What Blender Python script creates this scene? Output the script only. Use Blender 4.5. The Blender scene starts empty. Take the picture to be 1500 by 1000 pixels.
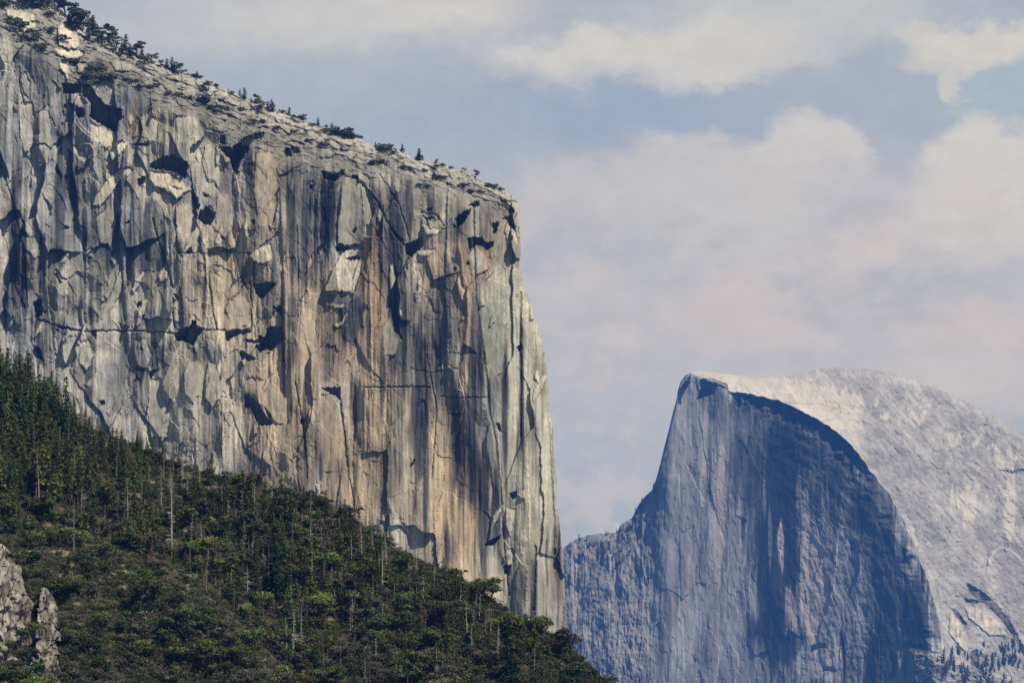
import bpy, math, random
import numpy as np

rng = np.random.RandomState(7)
random.seed(7)
scene = bpy.context.scene
COL = scene.collection
f32 = np.float32

# ------------------------------------------------------------------ camera
PITCH = math.radians(6.0)
TH = math.tan(math.radians(6.0))            # half of a 12 degree field of view
cam_data = bpy.data.cameras.new('camera')
cam_data.sensor_width = 36.0
cam_data.lens = 18.0 / TH
cam_data.clip_start = 5.0
cam_data.clip_end = 120000.0
cam = bpy.data.objects.new('camera', cam_data)
COL.objects.link(cam)
cam.location = (0, 0, 0)
cam.rotation_euler = (math.pi / 2 + PITCH, 0, 0)
scene.camera = cam


def ray(px, py):
    """direction (x, 1, z) through a point of the photograph"""
    xn = (np.asarray(px, float) - 750.0) / 750.0 * TH
    yn = (500.0 - np.asarray(py, float)) / 750.0 * TH
    dy = math.cos(PITCH) - yn * math.sin(PITCH)
    dz = math.sin(PITCH) + yn * math.cos(PITCH)
    return xn / dy, dz / dy


def at(px, py, Y):
    a, b = ray(px, py)
    return np.stack([a * Y, np.broadcast_to(Y, np.shape(a)) * 1.0, b * Y], -1)


# ------------------------------------------------------------------ sun and sky
SUN = np.array([0.47, -0.44, 0.765]); SUN /= np.linalg.norm(SUN)
sd = bpy.data.lights.new('sun', 'SUN')
sd.energy = 5.0
sd.angle = math.radians(0.5)
sd.color = (1.0, 0.93, 0.80)
so = bpy.data.objects.new('sun', sd)
COL.objects.link(so)
from mathutils import Vector
so.rotation_euler = Vector(-SUN).to_track_quat('-Z', 'Y').to_euler()
so.location = (3000, -3000, 5000)

# ------------------------------------------------------------------ noise
_T = np.random.RandomState(11)
_ang = _T.rand(256, 256) * 2 * np.pi
GX = np.cos(_ang).astype(f32); GY = np.sin(_ang).astype(f32)
R1 = _T.rand(256, 256).astype(f32); R2 = _T.rand(256, 256).astype(f32)
R3 = _T.rand(256, 256).astype(f32); R4 = _T.rand(256, 256).astype(f32); R5 = _T.rand(256, 256).astype(f32)


def gn(x, y, seed=0):
    """gradient noise, about -1..1"""
    x = np.asarray(x, f32) + f32(seed * 17.31); y = np.asarray(y, f32) + f32(seed * 9.77)
    xi = np.floor(x).astype(np.int32); yi = np.floor(y).astype(np.int32)
    fx = x - xi; fy = y - yi
    u = fx * fx * fx * (fx * (fx * 6 - 15) + 10); v = fy * fy * fy * (fy * (fy * 6 - 15) + 10)
    x0 = xi & 255; x1 = (xi + 1) & 255; y0 = yi & 255; y1 = (yi + 1) & 255
    a = GX[x0, y0] * fx + GY[x0, y0] * fy
    b = GX[x1, y0] * (fx - 1) + GY[x1, y0] * fy
    c = GX[x0, y1] * fx + GY[x0, y1] * (fy - 1)
    d = GX[x1, y1] * (fx - 1) + GY[x1, y1] * (fy - 1)
    a = a + u * (b - a); c = c + u * (d - c)
    return (a + v * (c - a)) * f32(1.5)


def fbm(x, y, o=4, seed=0, gain=0.5):
    s = 0; a = 1.0; t = 0
    for i in range(o):
        s = s + a * gn(x * (2 ** i), y * (2 ** i), seed + i * 3)
        t += a; a *= gain
    return s / t


def ridged(x, y, o=3, seed=0):
    s = 0; a = 1.0; t = 0
    for i in range(o):
        s = s + a * (1 - np.abs(gn(x * (2 ** i), y * (2 ** i), seed + i * 5)) * 1.6)
        t += a; a *= 0.5
    return s / t


def worley(x, y, seed=0):
    """nearest cell: F1, F2, offset to its centre and four random numbers"""
    x = np.asarray(x, f32) + f32(seed * 13.7); y = np.asarray(y, f32) + f32(seed * 7.9)
    xi = np.floor(x).astype(np.int32); yi = np.floor(y).astype(np.int32)
    f1 = np.full(x.shape, 9, f32); f2 = np.full(x.shape, 9, f32)
    bx = np.zeros(x.shape, np.int32); by = np.zeros(x.shape, np.int32)
    dx = np.zeros(x.shape, f32); dy = np.zeros(x.shape, f32)
    for i in (-1, 0, 1):
        for j in (-1, 0, 1):
            cx = (xi + i) & 255; cy = (yi + j) & 255
            px = xi + i + R1[cx, cy] - x; py = yi + j + R2[cx, cy] - y
            d = px * px + py * py
            m = d < f1
            f2 = np.where(m, f1, np.minimum(f2, d))
            f1 = np.where(m, d, f1)
            bx = np.where(m, cx, bx); by = np.where(m, cy, by)
            dx = np.where(m, -px, dx); dy = np.where(m, -py, dy)
    return np.sqrt(f1), np.sqrt(f2), dx, dy, R3[bx, by], R4[bx, by], R5[bx, by], R1[by, bx]


def ss(a, b, x):
    t = np.clip((x - a) / (b - a), 0, 1)
    return t * t * (3 - 2 * t)


def facets(x, y, w, h, off, tx, ty, seed):
    """plates of rock: every cell set in or out and tilted"""
    f1, f2, dx, dy, a, b, c, d = worley(x / w, y / h, seed)
    return (a - .5) * 2 * off + dx * w * (b - .5) * 2 * tx + dy * h * (c - .5) * 2 * ty, f2 - f1, d


# ------------------------------------------------------------------ shapes drawn on a surface
LX, LY = 0.52, -0.85              # towards the light, along the wall, in photo axes


def inside(poly, X, Y):
    r = np.zeros(X.shape, bool)
    n = len(poly)
    for i in range(n):
        x0, y0 = poly[i]; x1, y1 = poly[(i + 1) % n]
        if y0 == y1: continue
        c = ((y0 > Y) != (y1 > Y)) & (X < (x1 - x0) * (Y - y0) / (y1 - y0) + x0)
        r ^= c
    return r


def exit_dist(poly, X, Y, ux, uy):
    """distance from each inner point to the outline in direction u"""
    best = np.full(X.shape, 1e9)
    n = len(poly)
    for i in range(n):
        x0, y0 = poly[i]; x1, y1 = poly[(i + 1) % n]
        ex, ey = x1 - x0, y1 - y0
        den = ux * ey - uy * ex
        if abs(den) < 1e-6: continue
        qx, qy = x0 - X, y0 - Y
        t = (qx * ey - qy * ex) / den
        s = (qx * uy - qy * ux) / den
        ok = (t > 0) & (s >= 0) & (s <= 1)
        best = np.where(ok & (t < best), t, best)
    return np.where(best > 1e8, 0, best)


def poly_dist(pts, X, Y, closed=False):
    best = np.full(X.shape, 1e9)
    n = len(pts)
    for i in range(n if closed else n - 1):
        x0, y0 = pts[i]; x1, y1 = pts[(i + 1) % n]
        ex, ey = x1 - x0, y1 - y0
        l2 = ex * ex + ey * ey + 1e-9
        t = np.clip(((X - x0) * ex + (Y - y0) * ey) / l2, 0, 1)
        best = np.minimum(best, (X - x0 - t * ex) ** 2 + (Y - y0 - t * ey) ** 2)
    return np.sqrt(best)


class Sheet:
    """a rock surface: photo coordinates X, Y, relief D (outwards, in photo points) and colour C per vertex"""

    def __init__(s, X, Y, jit=1.6, jscale=7.0, seed=1):
        s.X = X; s.Y = Y
        s.D = np.zeros(X.shape); s.C = np.zeros(X.shape + (3,))
        s.JX = X + jit * fbm(X / jscale, Y / jscale, 2, seed)
        s.JY = Y + jit * 1.4 * fbm(X / jscale * 1.4, Y / jscale * .7, 2, seed + 20)

    def box(s, pts, m):
        p = np.array(pts)
        sel = (s.X > p[:, 0].min() - m) & (s.X < p[:, 0].max() + m) & (s.Y > p[:, 1].min() - m) & (s.Y < p[:, 1].max() + m)
        return np.nonzero(sel)

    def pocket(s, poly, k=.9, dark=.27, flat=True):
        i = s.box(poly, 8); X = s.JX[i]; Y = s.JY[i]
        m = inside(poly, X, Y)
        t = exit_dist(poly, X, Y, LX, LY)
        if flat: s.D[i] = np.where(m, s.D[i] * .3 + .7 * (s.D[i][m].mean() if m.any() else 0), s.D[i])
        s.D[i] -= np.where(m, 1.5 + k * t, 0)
        s.C[i] *= np.where(m, dark, 1)[..., None]  # shade painted in: rock colour darkened inside the hollow

    def slab(s, poly, k=.3, cap=30, col=None, a=.8, smooth=.6):
        i = s.box(poly, 8); X = s.JX[i]; Y = s.JY[i]
        m = inside(poly, X, Y)
        if not m.any(): return
        t = np.minimum(exit_dist(poly, X, Y, LX, LY), cap)
        mean = s.D[i][m].mean()
        s.D[i] = np.where(m, s.D[i] * (1 - smooth) + smooth * mean + k * t, s.D[i])
        if col is not None:
            e = np.clip(poly_dist(poly, X, Y, True) / 3, 0, 1) * a
            w = np.where(m, e, 0)[..., None]
            tex = (1 + .5 * fbm(X / 6, Y / 16, 4, 31) - .35 * ss(.1, .5, fbm(X / 2.5, Y / 22, 2, 33)))[..., None]
            s.C[i] = s.C[i] * (1 - w) + np.array(col) * tex * w

    def crack(s, pts, w=1.3, depth=4, dark=.5):
        i = s.box(pts, 10); X = s.JX[i]; Y = s.JY[i]
        d = poly_dist(pts, X, Y)
        g = np.exp(-(d / w) ** 2)
        s.D[i] -= depth * g
        s.C[i] *= (1 - (1 - dark) * g)[..., None]

    def step(s, pts, h, reach, dark=1.0):
        """an edge: the side on the left of the line stands out by h and fades with distance"""
        i = s.box(pts, reach); X = s.JX[i]; Y = s.JY[i]
        best = np.full(X.shape, 1e9); sg = np.zeros(X.shape)
        for (x0, y0), (x1, y1) in zip(pts[:-1], pts[1:]):
            ex, ey = x1 - x0, y1 - y0
            t = np.clip(((X - x0) * ex + (Y - y0) * ey) / (ex * ex + ey * ey), 0, 1)
            d = (X - x0 - t * ex) ** 2 + (Y - y0 - t * ey) ** 2
            c = ex * (Y - y0) - ey * (X - x0)
            m = d < best
            best = np.where(m, d, best); sg = np.where(m, c, sg)
        d = np.sqrt(best)
        s.D[i] += h * np.clip(1 - d / reach, 0, 1) * ss(1.3, -1.3, d * np.sign(sg))

    def tint(s, x, y, rx, ry, col, a=.7, warp=.35, seed=40):
        """colour the rock in a soft, ragged ellipse"""
        sel = np.nonzero((np.abs(s.X - x) < rx * 1.7) & (np.abs(s.Y - y) < ry * 1.7))
        X = s.X[sel]; Y = s.Y[sel]
        nx = fbm(X / 16, Y / 60, 3, seed); ny = fbm(X / 9, Y / 90, 3, seed + 9)
        r = ((X - x) / rx) ** 2 + ((Y - y + ny * 22) / ry) ** 2 + warp * 1.6 * nx + warp * 1.4 * gn(X / 4, Y / 80, seed + 4)
        w = (a * ss(1.25, .45, r))[..., None]
        s.C[sel] = s.C[sel] * (1 - w) + np.array(col) * w


def interp(pts, v):
    p = np.array(sorted(pts))
    return np.interp(v, p[:, 0], p[:, 1])


# ------------------------------------------------------------------ meshes
def grid_mesh(name, P, C, smooth=False):
    n, m = P.shape[:2]
    me = bpy.data.meshes.new(name)
    idx = np.arange(n * m).reshape(n, m)
    q = np.stack([idx[:-1, :-1], idx[:-1, 1:], idx[1:, 1:], idx[1:, :-1]], -1).reshape(-1, 4)
    raw(me, P.reshape(-1, 3), q, C.reshape(-1, 3))
    me.polygons.foreach_set('use_smooth', np.full(len(q), bool(smooth)))
    return me


def raw(me, V, F, C=None):
    """F is an (n, 3) or (n, 4) index array"""
    V = np.asarray(V, f32); F = np.asarray(F, np.int32); k = F.shape[1]
    me.vertices.add(len(V)); me.vertices.foreach_set('co', V.ravel())
    me.loops.add(F.size); me.loops.foreach_set('vertex_index', F.ravel())
    me.polygons.add(len(F)); me.polygons.foreach_set('loop_start', np.arange(0, F.size, k, dtype=np.int32))
    if C is not None:
        a = me.color_attributes.new('Col', 'FLOAT_COLOR', 'POINT')
        a.data.foreach_set('color', np.concatenate([np.clip(C, 0, 1), np.ones((len(V), 1))], 1).astype(f32).ravel())
    me.update(calc_edges=True)
    return me


def link(name, me, mat, parent=None):
    o = bpy.data.objects.new(name, me)
    COL.objects.link(o)
    if mat and not me.materials: me.materials.append(mat)
    if parent: o.parent = parent
    return o


def tag(o, label=None, cat=None, group=None, kind=None):
    if label: o['label'] = label
    if cat: o['category'] = cat
    if group: o['group'] = group
    if kind: o['kind'] = kind
    return o


# ------------------------------------------------------------------ materials
AIR = (0.032, 0.106, 0.310)        # colour of the haze glow painted into every material
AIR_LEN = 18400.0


def new_mat(name):
    m = bpy.data.materials.new(name)
    m.use_nodes = True
    nt = m.node_tree
    nt.nodes.clear()
    return m, nt


def N(nt, t, **kw):
    n = nt.nodes.new(t)
    for k, v in kw.items(): setattr(n, k, v)
    return n


def math_node(nt, op, a, b=None, c=None):
    n = N(nt, 'ShaderNodeMath', operation=op)
    for i, v in enumerate((a, b, c)):
        if v is None: continue
        if isinstance(v, (int, float)): n.inputs[i].default_value = v
        else: nt.links.new(v, n.inputs[i])
    return n.outputs[0]


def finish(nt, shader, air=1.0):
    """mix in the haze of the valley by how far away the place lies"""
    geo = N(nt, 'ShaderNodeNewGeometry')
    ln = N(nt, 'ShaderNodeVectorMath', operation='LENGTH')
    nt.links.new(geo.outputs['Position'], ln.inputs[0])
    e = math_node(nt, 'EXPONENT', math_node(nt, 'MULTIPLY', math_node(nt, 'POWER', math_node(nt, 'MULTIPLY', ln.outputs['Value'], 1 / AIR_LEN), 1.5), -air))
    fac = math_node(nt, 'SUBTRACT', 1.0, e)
    em = N(nt, 'ShaderNodeEmission')  # painted haze: the surface itself glows, more with distance
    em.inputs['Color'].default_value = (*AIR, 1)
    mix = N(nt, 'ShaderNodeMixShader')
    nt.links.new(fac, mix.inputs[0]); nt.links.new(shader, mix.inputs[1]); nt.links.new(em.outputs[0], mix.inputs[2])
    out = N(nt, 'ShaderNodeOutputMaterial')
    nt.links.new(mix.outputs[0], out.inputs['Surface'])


def rock_mat(name, s1, s2, amp, gain=(1, 1, 1), stretch=.35):
    m, nt = new_mat(name)
    at_ = N(nt, 'ShaderNodeVertexColor', layer_name='Col')
    tc = N(nt, 'ShaderNodeTexCoord')
    mp = N(nt, 'ShaderNodeMapping'); mp.inputs['Scale'].default_value = (1, 1, stretch)
    nt.links.new(tc.outputs['Object'], mp.inputs['Vector'])
    val = None
    for sc in (s1, s2):
        nz = N(nt, 'ShaderNodeTexNoise'); nz.inputs['Scale'].default_value = sc; nz.inputs['Detail'].default_value = 4
        nz.inputs['Roughness'].default_value = .65
        nt.links.new(mp.outputs[0], nz.inputs['Vector'])
        v = math_node(nt, 'MULTIPLY_ADD', nz.outputs['Fac'], amp * 2, 1 - amp)
        val = v if val is None else math_node(nt, 'MULTIPLY', val, v)
    mul = N(nt, 'ShaderNodeVectorMath', operation='SCALE')
    nt.links.new(at_.outputs['Color'], mul.inputs[0]); nt.links.new(val, mul.inputs['Scale'])
    g = N(nt, 'ShaderNodeVectorMath', operation='MULTIPLY'); g.inputs[1].default_value = gain
    nt.links.new(mul.outputs[0], g.inputs[0])
    b = N(nt, 'ShaderNodeBsdfDiffuse'); b.inputs['Roughness'].default_value = .6
    nt.links.new(g.outputs[0], b.inputs['Color'])
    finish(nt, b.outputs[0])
    return m


def leaf_mat(name, vary=.35, hue=.05):
    m, nt = new_mat(name)
    at_ = N(nt, 'ShaderNodeVertexColor', layer_name='Col')
    oi = N(nt, 'ShaderNodeObjectInfo')
    hs = N(nt, 'ShaderNodeHueSaturation')
    nt.links.new(at_.outputs['Color'], hs.inputs['Color'])
    nt.links.new(math_node(nt, 'MULTIPLY_ADD', oi.outputs['Random'], 2 * vary, 1 - vary), hs.inputs['Value'])
    r2 = math_node(nt, 'FRACT', math_node(nt, 'MULTIPLY', oi.outputs['Random'], 7.13))
    nt.links.new(math_node(nt, 'MULTIPLY_ADD', r2, 2 * hue, .5 - hue), hs.inputs['Hue'])
    d = N(nt, 'ShaderNodeBsdfDiffuse'); nt.links.new(hs.outputs[0], d.inputs['Color'])
    t = N(nt, 'ShaderNodeBsdfTranslucent'); nt.links.new(hs.outputs[0], t.inputs['Color'])
    mx = N(nt, 'ShaderNodeMixShader'); mx.inputs[0].default_value = .25
    nt.links.new(d.outputs[0], mx.inputs[1]); nt.links.new(t.outputs[0], mx.inputs[2])
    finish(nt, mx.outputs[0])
    return m


def bark_mat(name, col, vary=.3):
    m, nt = new_mat(name)
    oi = N(nt, 'ShaderNodeObjectInfo')
    tc = N(nt, 'ShaderNodeTexCoord')
    nz = N(nt, 'ShaderNodeTexNoise'); nz.inputs['Scale'].default_value = 1.2; nz.inputs['Detail'].default_value = 3
    nt.links.new(tc.outputs['Object'], nz.inputs['Vector'])
    at_ = N(nt, 'ShaderNodeVertexColor', layer_name='Col')
    v = math_node(nt, 'MULTIPLY', math_node(nt, 'MULTIPLY_ADD', oi.outputs['Random'], 2 * vary, 1 - vary),
                  math_node(nt, 'MULTIPLY_ADD', nz.outputs['Fac'], .8, .6))
    sc = N(nt, 'ShaderNodeVectorMath', operation='SCALE')
    nt.links.new(at_.outputs['Color'], sc.inputs[0]); nt.links.new(v, sc.inputs['Scale'])
    d = N(nt, 'ShaderNodeBsdfDiffuse'); nt.links.new(sc.outputs[0], d.inputs['Color'])
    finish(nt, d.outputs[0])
    return m


M_CLIFF = rock_mat('cliff_granite', .22, .55, .2, (1.21, 1.18, 1.12))
M_DOME = rock_mat('dome_granite', .05, .16, .16, (1.1, 1.08, 1.05))
M_OUTCROP = rock_mat('outcrop_granite', .35, 1.1, .25)
M_SOIL = rock_mat('hill_soil', .10, .5, .35, stretch=1)
M_GROUND = rock_mat('valley_ground', .004, .03, .4, stretch=1)
M_LEAF = leaf_mat('needles')
M_OAK = leaf_mat('oak_leaves', .4, .04)
M_SCRUB = leaf_mat('scrub_leaves', 0, 0)
M_BARK = bark_mat('bark', 0)
M_SNAG = bark_mat('weathered_wood', 0, .35)

# ================================================================== THE BIG CLIFF
U = 5000 * TH / 750               # metres per photo point at the cliff
SKY = [(-400, -190), (-160, -130), (-60, -75), (0, -32), (60, -4), (85, 8), (105, 26), (130, 45), (160, 60), (200, 76), (260, 100), (300, 116), (350, 137), (400, 158),
       (450, 177), (500, 193), (550, 211), (600, 226), (650, 240), (700, 259), (735, 275), (748, 283), (756, 292)]
RIM = [(-400, -60), (-160, -10), (-60, 25), (0, 52), (60, 78), (95, 116), (120, 124), (200, 128), (250, 158), (330, 196), (400, 224), (460, 238), (500, 246),
       (560, 252), (620, 266), (700, 290), (740, 304), (760, 310)]
EDGE = [(-200, 752), (285, 752), (292, 757), (310, 758), (330, 760), (350, 763), (372, 762), (392, 761), (408, 766), (430, 772), (450, 779), (470, 785), (492, 792), (515, 798),
        (545, 802), (575, 804), (610, 806), (635, 811), (660, 812), (700, 815), (740, 817), (770, 820), (810, 824), (850, 826), (880, 829), (935, 831), (1050, 834)]



def skyf(x):
    n = facets(x, x * 0 + 4.4, 11, 9, 2.6, .28, 0, 33)[0] + 2.2 * fbm(x / 16, x * 0 + 7.7, 3, 34)
    return interp(SKY, x) - n


nx, ny = 900, 900
S = np.linspace(0, 1, nx)[None, :]
T = np.linspace(0, 1, ny)[:, None]
X0 = -150.0
xt = X0 + (756 - X0) * S
yT = skyf(xt)
yB = 630 + (xt - X0) * .50
Y = yB + (yT - yB) * T
wig = 2.2 * fbm(Y / 22, Y * 0 + 3.3, 3, 5)
E = interp(EDGE, Y) + wig
X = X0 + (E - X0) * S + 0 * Y
yT = skyf(X)

cl = Sheet(X, Y, 1.5, 8, 3)
cl.JY = cl.JY + 2.6 * fbm(X / 3.5, Y / 45, 2, 37)
yr = interp(RIM, X) + 9 * fbm(X / 45, X * 0 + .5, 3, 8) + 5 * fbm(X / 10, Y / 30, 2, 81)
on_top = ss(-24, 20, yr - Y)                     # 1 on the bare slope above the wall
# -- how rough the wall is
rough = 1 - .55 * ss(380, 520, X) * ss(420, 560, Y) - .25 * ss(660, 720, X) * ss(380, 430, Y)
rough = rough + .25 * ss(250, 100, X)
wx = X + 9 * fbm(X / 40, Y / 70, 3, 9); wy = Y + 14 * fbm(X / 35, Y / 60, 3, 10)
D = np.zeros(X.shape)
D += 24 * fbm(wx / 85, Y / 300, 2, 11) + 6 * fbm(wx / 40, Y / 60, 2, 38) * rough                                     # buttresses
D += 8 * fbm(wx / 30, Y / 150, 3, 12) * (.6 + .4 * rough)
D += 1.7 * ridged(wx / 13, Y / 160, 2, 13) * (.4 + .6 * rough)              # ribs
patch = ss(-.02, .42, fbm(X / 46, Y / 70, 2, 78))                              # broken here, smooth there
a, eA, rA = facets(wx, wy, 56, 150, 5.2, .34, .10, 14); chunk = ss(470, 330, X) * ss(560, 430, Y)
D += a * (.5 + .6 * rough + .25 * chunk)
b, eB, rB = facets(wx + 5 * gn(X / 9, Y / 16, 3) + .22 * Y, wy, 17, 62, 1.5, .32, .12, 15); D += .75 * b * (.2 + .8 * rough) * (.1 + .9 * patch)
b2, eB2, rB2 = facets(wx - .35 * Y, wy + 6 * gn(X / 12, Y / 12, 6), 22, 34, 1.3, .26, .22, 19); D += (.3 + .3 * chunk) * b2 * rough * (1 - .6 * patch)
c, eC, rC = facets(wx + .1 * Y, wy + 3 * gn(X / 5, Y / 9, 4), 6, 17, .5, .34, .2, 16); D += .8 * c * (.1 + .9 * rough) * (.1 + .9 * patch)
D += .8 * fbm(X / 3.2, Y / 6.0, 3, 17) * rough * (.4 + .6 * patch)
D += 1.1 * fbm(X / 4.5, Y / 80, 2, 18)                                     # flutes
crk = np.maximum(ss(.035, 0, eA), .7 * ss(.035, 0, eB)) * ss(-.05, .4, fbm(X / 26, Y / 40, 2, 77)) * (.35 + .65 * patch)
D -= 1.0 * crk * (.4 + .6 * rough)
wall_D = D * (1 - on_top)
# -- the slope above: sheets of granite lying down the dip, with broken edges
ca, sa = math.cos(math.radians(21)), math.sin(math.radians(21))
al = X * ca + Y * sa; ac = -X * sa + Y * ca
ac2 = ac + 5 * fbm(al / 50, ac / 14, 3, 21)
lay = ac2 / 9 + 1.1 * fbm(al / 50, ac / 18, 3, 22)
saw = lay - np.floor(lay)
top_D = 3.0 * (saw ** 1.5) * np.clip(fbm(al / 18, np.floor(lay) * 3.7, 2, 23) * 2.2 + .35, 0, 1.6)
tf, eT, rT = facets(al, ac2, 22, 8, 1.5, .18, .35, 24); top_D += tf * 1.6
tg, eU, rU = facets(al, ac2, 8, 4, .6, .25, .35, 25); top_D += tg
top_D += .8 * fbm(X / 4, Y / 3, 3, 26)
cl.D = wall_D + top_D * on_top

# -- colours
def mixc(C, col, w):
    w = np.clip(w, 0, 1)[..., None]
    return C * (1 - w) + np.array(col) * w

big = fbm(wx / 60, Y / 160, 3, 50); med = fbm(wx / 20, Y / 110, 3, 51)
C = np.ones(X.shape + (3,)) * np.array([.47, .435, .37])
C = mixc(C, (.33, .33, .325), ss(-.1, .35, big + .25 * med))
C = mixc(C, (.62, .57, .47), .85 * ss(.05, .5, fbm(wx / 26, Y / 60, 3, 52)))
C *= (1 + .42 * (rA - .5) + .26 * (rB - .5) * (.3 + patch) + .22 * (rC - .5) * rough * patch)[..., None]
cl.C = C
TAN = (.46, .355, .235); OCH = (.42, .285, .165); NAVY = (.055, .06, .08); DGR = (.125, .125, .13); CRM = (.64, .59, .47); OLV = (.42, .41, .335); GRY = (.36, .36, .35)
warm = [(547, 470, 24, 150, OCH, .68), (492, 480, 34, 95, TAN, .7), (440, 520, 40, 200, TAN, .55), (340, 420, 60, 90, (.40, .335, .25), .65), (420, 640, 60, 110, TAN, .6),
        (520, 690, 50, 90, (.41, .335, .24), .9), (560, 640, 40, 130, TAN, .75), (640, 700, 60, 160, TAN, .6), (675, 780, 40, 90, TAN, .7), (600, 560, 50, 100, (.36, .30, .22), .5),
        (395, 270, 22, 75, (.46, .39, .285), .8), (680, 420, 14, 70, OCH, .6), (650, 400, 40, 60, TAN, .5), (712, 380, 10, 35, OCH, .6), (192, 180, 8, 24, OCH, .75), (225, 185, 24, 26, TAN, .5),
        (330, 340, 14, 30, OCH, .6), (270, 345, 10, 34, (.33, .25, .18), .5), (300, 560, 40, 60, (.40, .36, .29), .55), (380, 560, 34, 70, (.42, .35, .26), .7), (505, 330, 10, 40, TAN, .4),
        (690, 520, 18, 60, TAN, .6), (620, 290, 24, 22, (.36, .30, .23), .5), (40, 600, 20, 60, TAN, .4), (660, 640, 40, 60, TAN, .5), (735, 340, 14, 40, (.38, .33, .255), .8),
        (760, 560, 34, 250, OLV, .85), (730, 470, 22, 70, (.335, .345, .28), .9), (790, 750, 26, 180, (.42, .40, .325), .9), (250, 320, 30, 50, (.38, .36, .30), .5)]
for i, w in enumerate(warm): cl.tint(*w, seed=60 + i)
cool = [(482, 305, 14, 62, NAVY, .85), (440, 330, 26, 100, DGR, .65), (575, 330, 26, 90, NAVY, .6), (590, 480, 22, 110, DGR, .65), (520, 470, 12, 40, NAVY, .85), (618, 540, 16, 90, NAVY, .7),  # mostly stains; the NAVY patch below the pale flake is painted shadow
        (640, 470, 20, 60, DGR, .5), (698, 520, 8, 110, NAVY, .75), (480, 520, 12, 40, DGR, .6), (612, 640, 14, 70, NAVY, .7), (666, 620, 30, 50, DGR, .6), (650, 560, 30, 25, DGR, .6),
        (740, 560, 7, 110, DGR, .7), (764, 590, 5, 90, NAVY, .7), (365, 225, 8, 45, NAVY, .8), (215, 350, 30, 60, DGR, .5), (160, 340, 30, 40, NAVY, .5), (90, 300, 40, 80, DGR, .4),
        (25, 330, 10, 90, DGR, .6), (230, 520, 26, 30, DGR, .55), (400, 420, 6, 60, NAVY, .5), (330, 290, 20, 30, DGR, .5), (560, 560, 6, 60, DGR, .5), (690, 700, 22, 60, NAVY, .6),
        (725, 760, 10, 50, NAVY, .7), (624, 740, 6, 60, DGR, .7), (470, 640, 10, 50, DGR, .6), (700, 870, 10, 30, DGR, .4), (660, 340, 20, 22, DGR, .5), (640, 300, 40, 16, DGR, .45),
        (450, 250, 34, 14, DGR, .5), (130, 440, 40, 40, DGR, .4), (180, 560, 40, 50, DGR, .45), (270, 440, 26, 40, DGR, .35), (783, 870, 5, 60, DGR, .6), (428, 470, 8, 40, DGR, .6)]
for i, w in enumerate(cool): cl.tint(*w, seed=110 + i)
pale = [(345, 420, 62, 100, (.60, .52, .39), .7), (300, 620, 80, 70, (.56, .53, .44), .7), (420, 570, 44, 90, (.56, .46, .33), .7), (535, 640, 34, 130, (.60, .50, .36), .75), (588, 700, 18, 110, (.62, .57, .45), .8),
        (772, 620, 32, 280, (.55, .53, .43), .8), (725, 480, 22, 80, (.54, .53, .43), .8), (640, 690, 18, 110, (.58, .48, .35), .7), (150, 260, 40, 60, (.55, .52, .44), .6), (250, 210, 40, 40, (.54, .52, .43), .6),
        (160, 430, 34, 50, (.54, .52, .44), .6), (60, 220, 24, 90, (.52, .48, .42), .6), (305, 235, 26, 60, (.56, .53, .43), .6), (20, 160, 24, 60, (.5, .47, .42), .5), (520, 300, 26, 70, (.58, .55, .44), .7),
        (675, 860, 40, 60, (.58, .48, .34), .8), (800, 700, 14, 200, (.56, .54, .45), .7), (660, 290, 40, 30, (.5, .46, .38), .5), (300, 340, 30, 30, (.58, .52, .42), .6), (390, 640, 30, 60, (.54, .45, .33), .6)]
for i, w in enumerate(pale): cl.tint(*w, seed=310 + i)
for i, (x, y0, y1, w) in enumerate([(428, 240, 420, 6), (447, 260, 430, 6), (463, 290, 420, 4), (479, 245, 380, 10), (556, 265, 420, 5), (575, 275, 540, 7), (592, 400, 570, 5), (613, 470, 690, 7), (624, 560, 780, 5), (641, 420, 610, 5), (668, 560, 720, 7),
                                    (691, 440, 730, 6), (703, 420, 640, 4), (727, 680, 810, 6), (764, 450, 650, 4), (20, 250, 460, 7), (88, 190, 420, 8), (36, 300, 500, 5), (215, 300, 410, 8), (240, 320, 430, 4), (190, 330, 440, 5), (160, 290, 400, 8),
                                    (365, 196, 300, 6), (377, 196, 275, 4), (330, 300, 380, 6), (400, 360, 470, 3), (656, 370, 480, 5), (509, 440, 510, 12), (540, 380, 560, 3), (470, 640, 720, 4), (446, 560, 690, 3), (520, 560, 640, 3), (740, 500, 700, 5),
                                    (782, 820, 920, 5), (708, 640, 860, 9), (655, 760, 850, 4), (605, 560, 640, 4), (228, 500, 540, 12), (205, 500, 560, 8), (130, 490, 600, 7), (60, 500, 600, 6), (286, 500, 560, 4), (322, 500, 560, 4), (395, 500, 640, 3),
                                    (106, 250, 330, 6), (124, 300, 390, 5), (60, 330, 430, 6), (8, 420, 500, 4), (290, 340, 372, 8), (268, 340, 372, 6), (416, 480, 600, 3), (560, 480, 620, 4), (630, 250, 320, 7), (600, 250, 350, 6), (585, 300, 420, 6)]):
    cl.tint(x, (y0 + y1) / 2, w, (y1 - y0) / 2, (.06, .066, .085), .82, .3, seed=340 + i)
C = cl.C
st1 = fbm(X / 5.5 + .5 * fbm(X / 20, Y / 60, 2, 70), Y / 170, 3, 71)         # water streaks
st2 = fbm(X / 2.3, Y / 80, 2, 72); st3 = fbm(X / 15, Y / 230, 2, 73)
zone = .35 + .65 * ss(-.25, .35, fbm(X / 70, Y / 120, 2, 74))
cool_ = (.75 * ss(300, 120, X) + .35 * ss(520, 430, X) * ss(420, 300, Y))
C *= (1 - cool_[..., None] * np.array([.17, .13, .06]))
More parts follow.
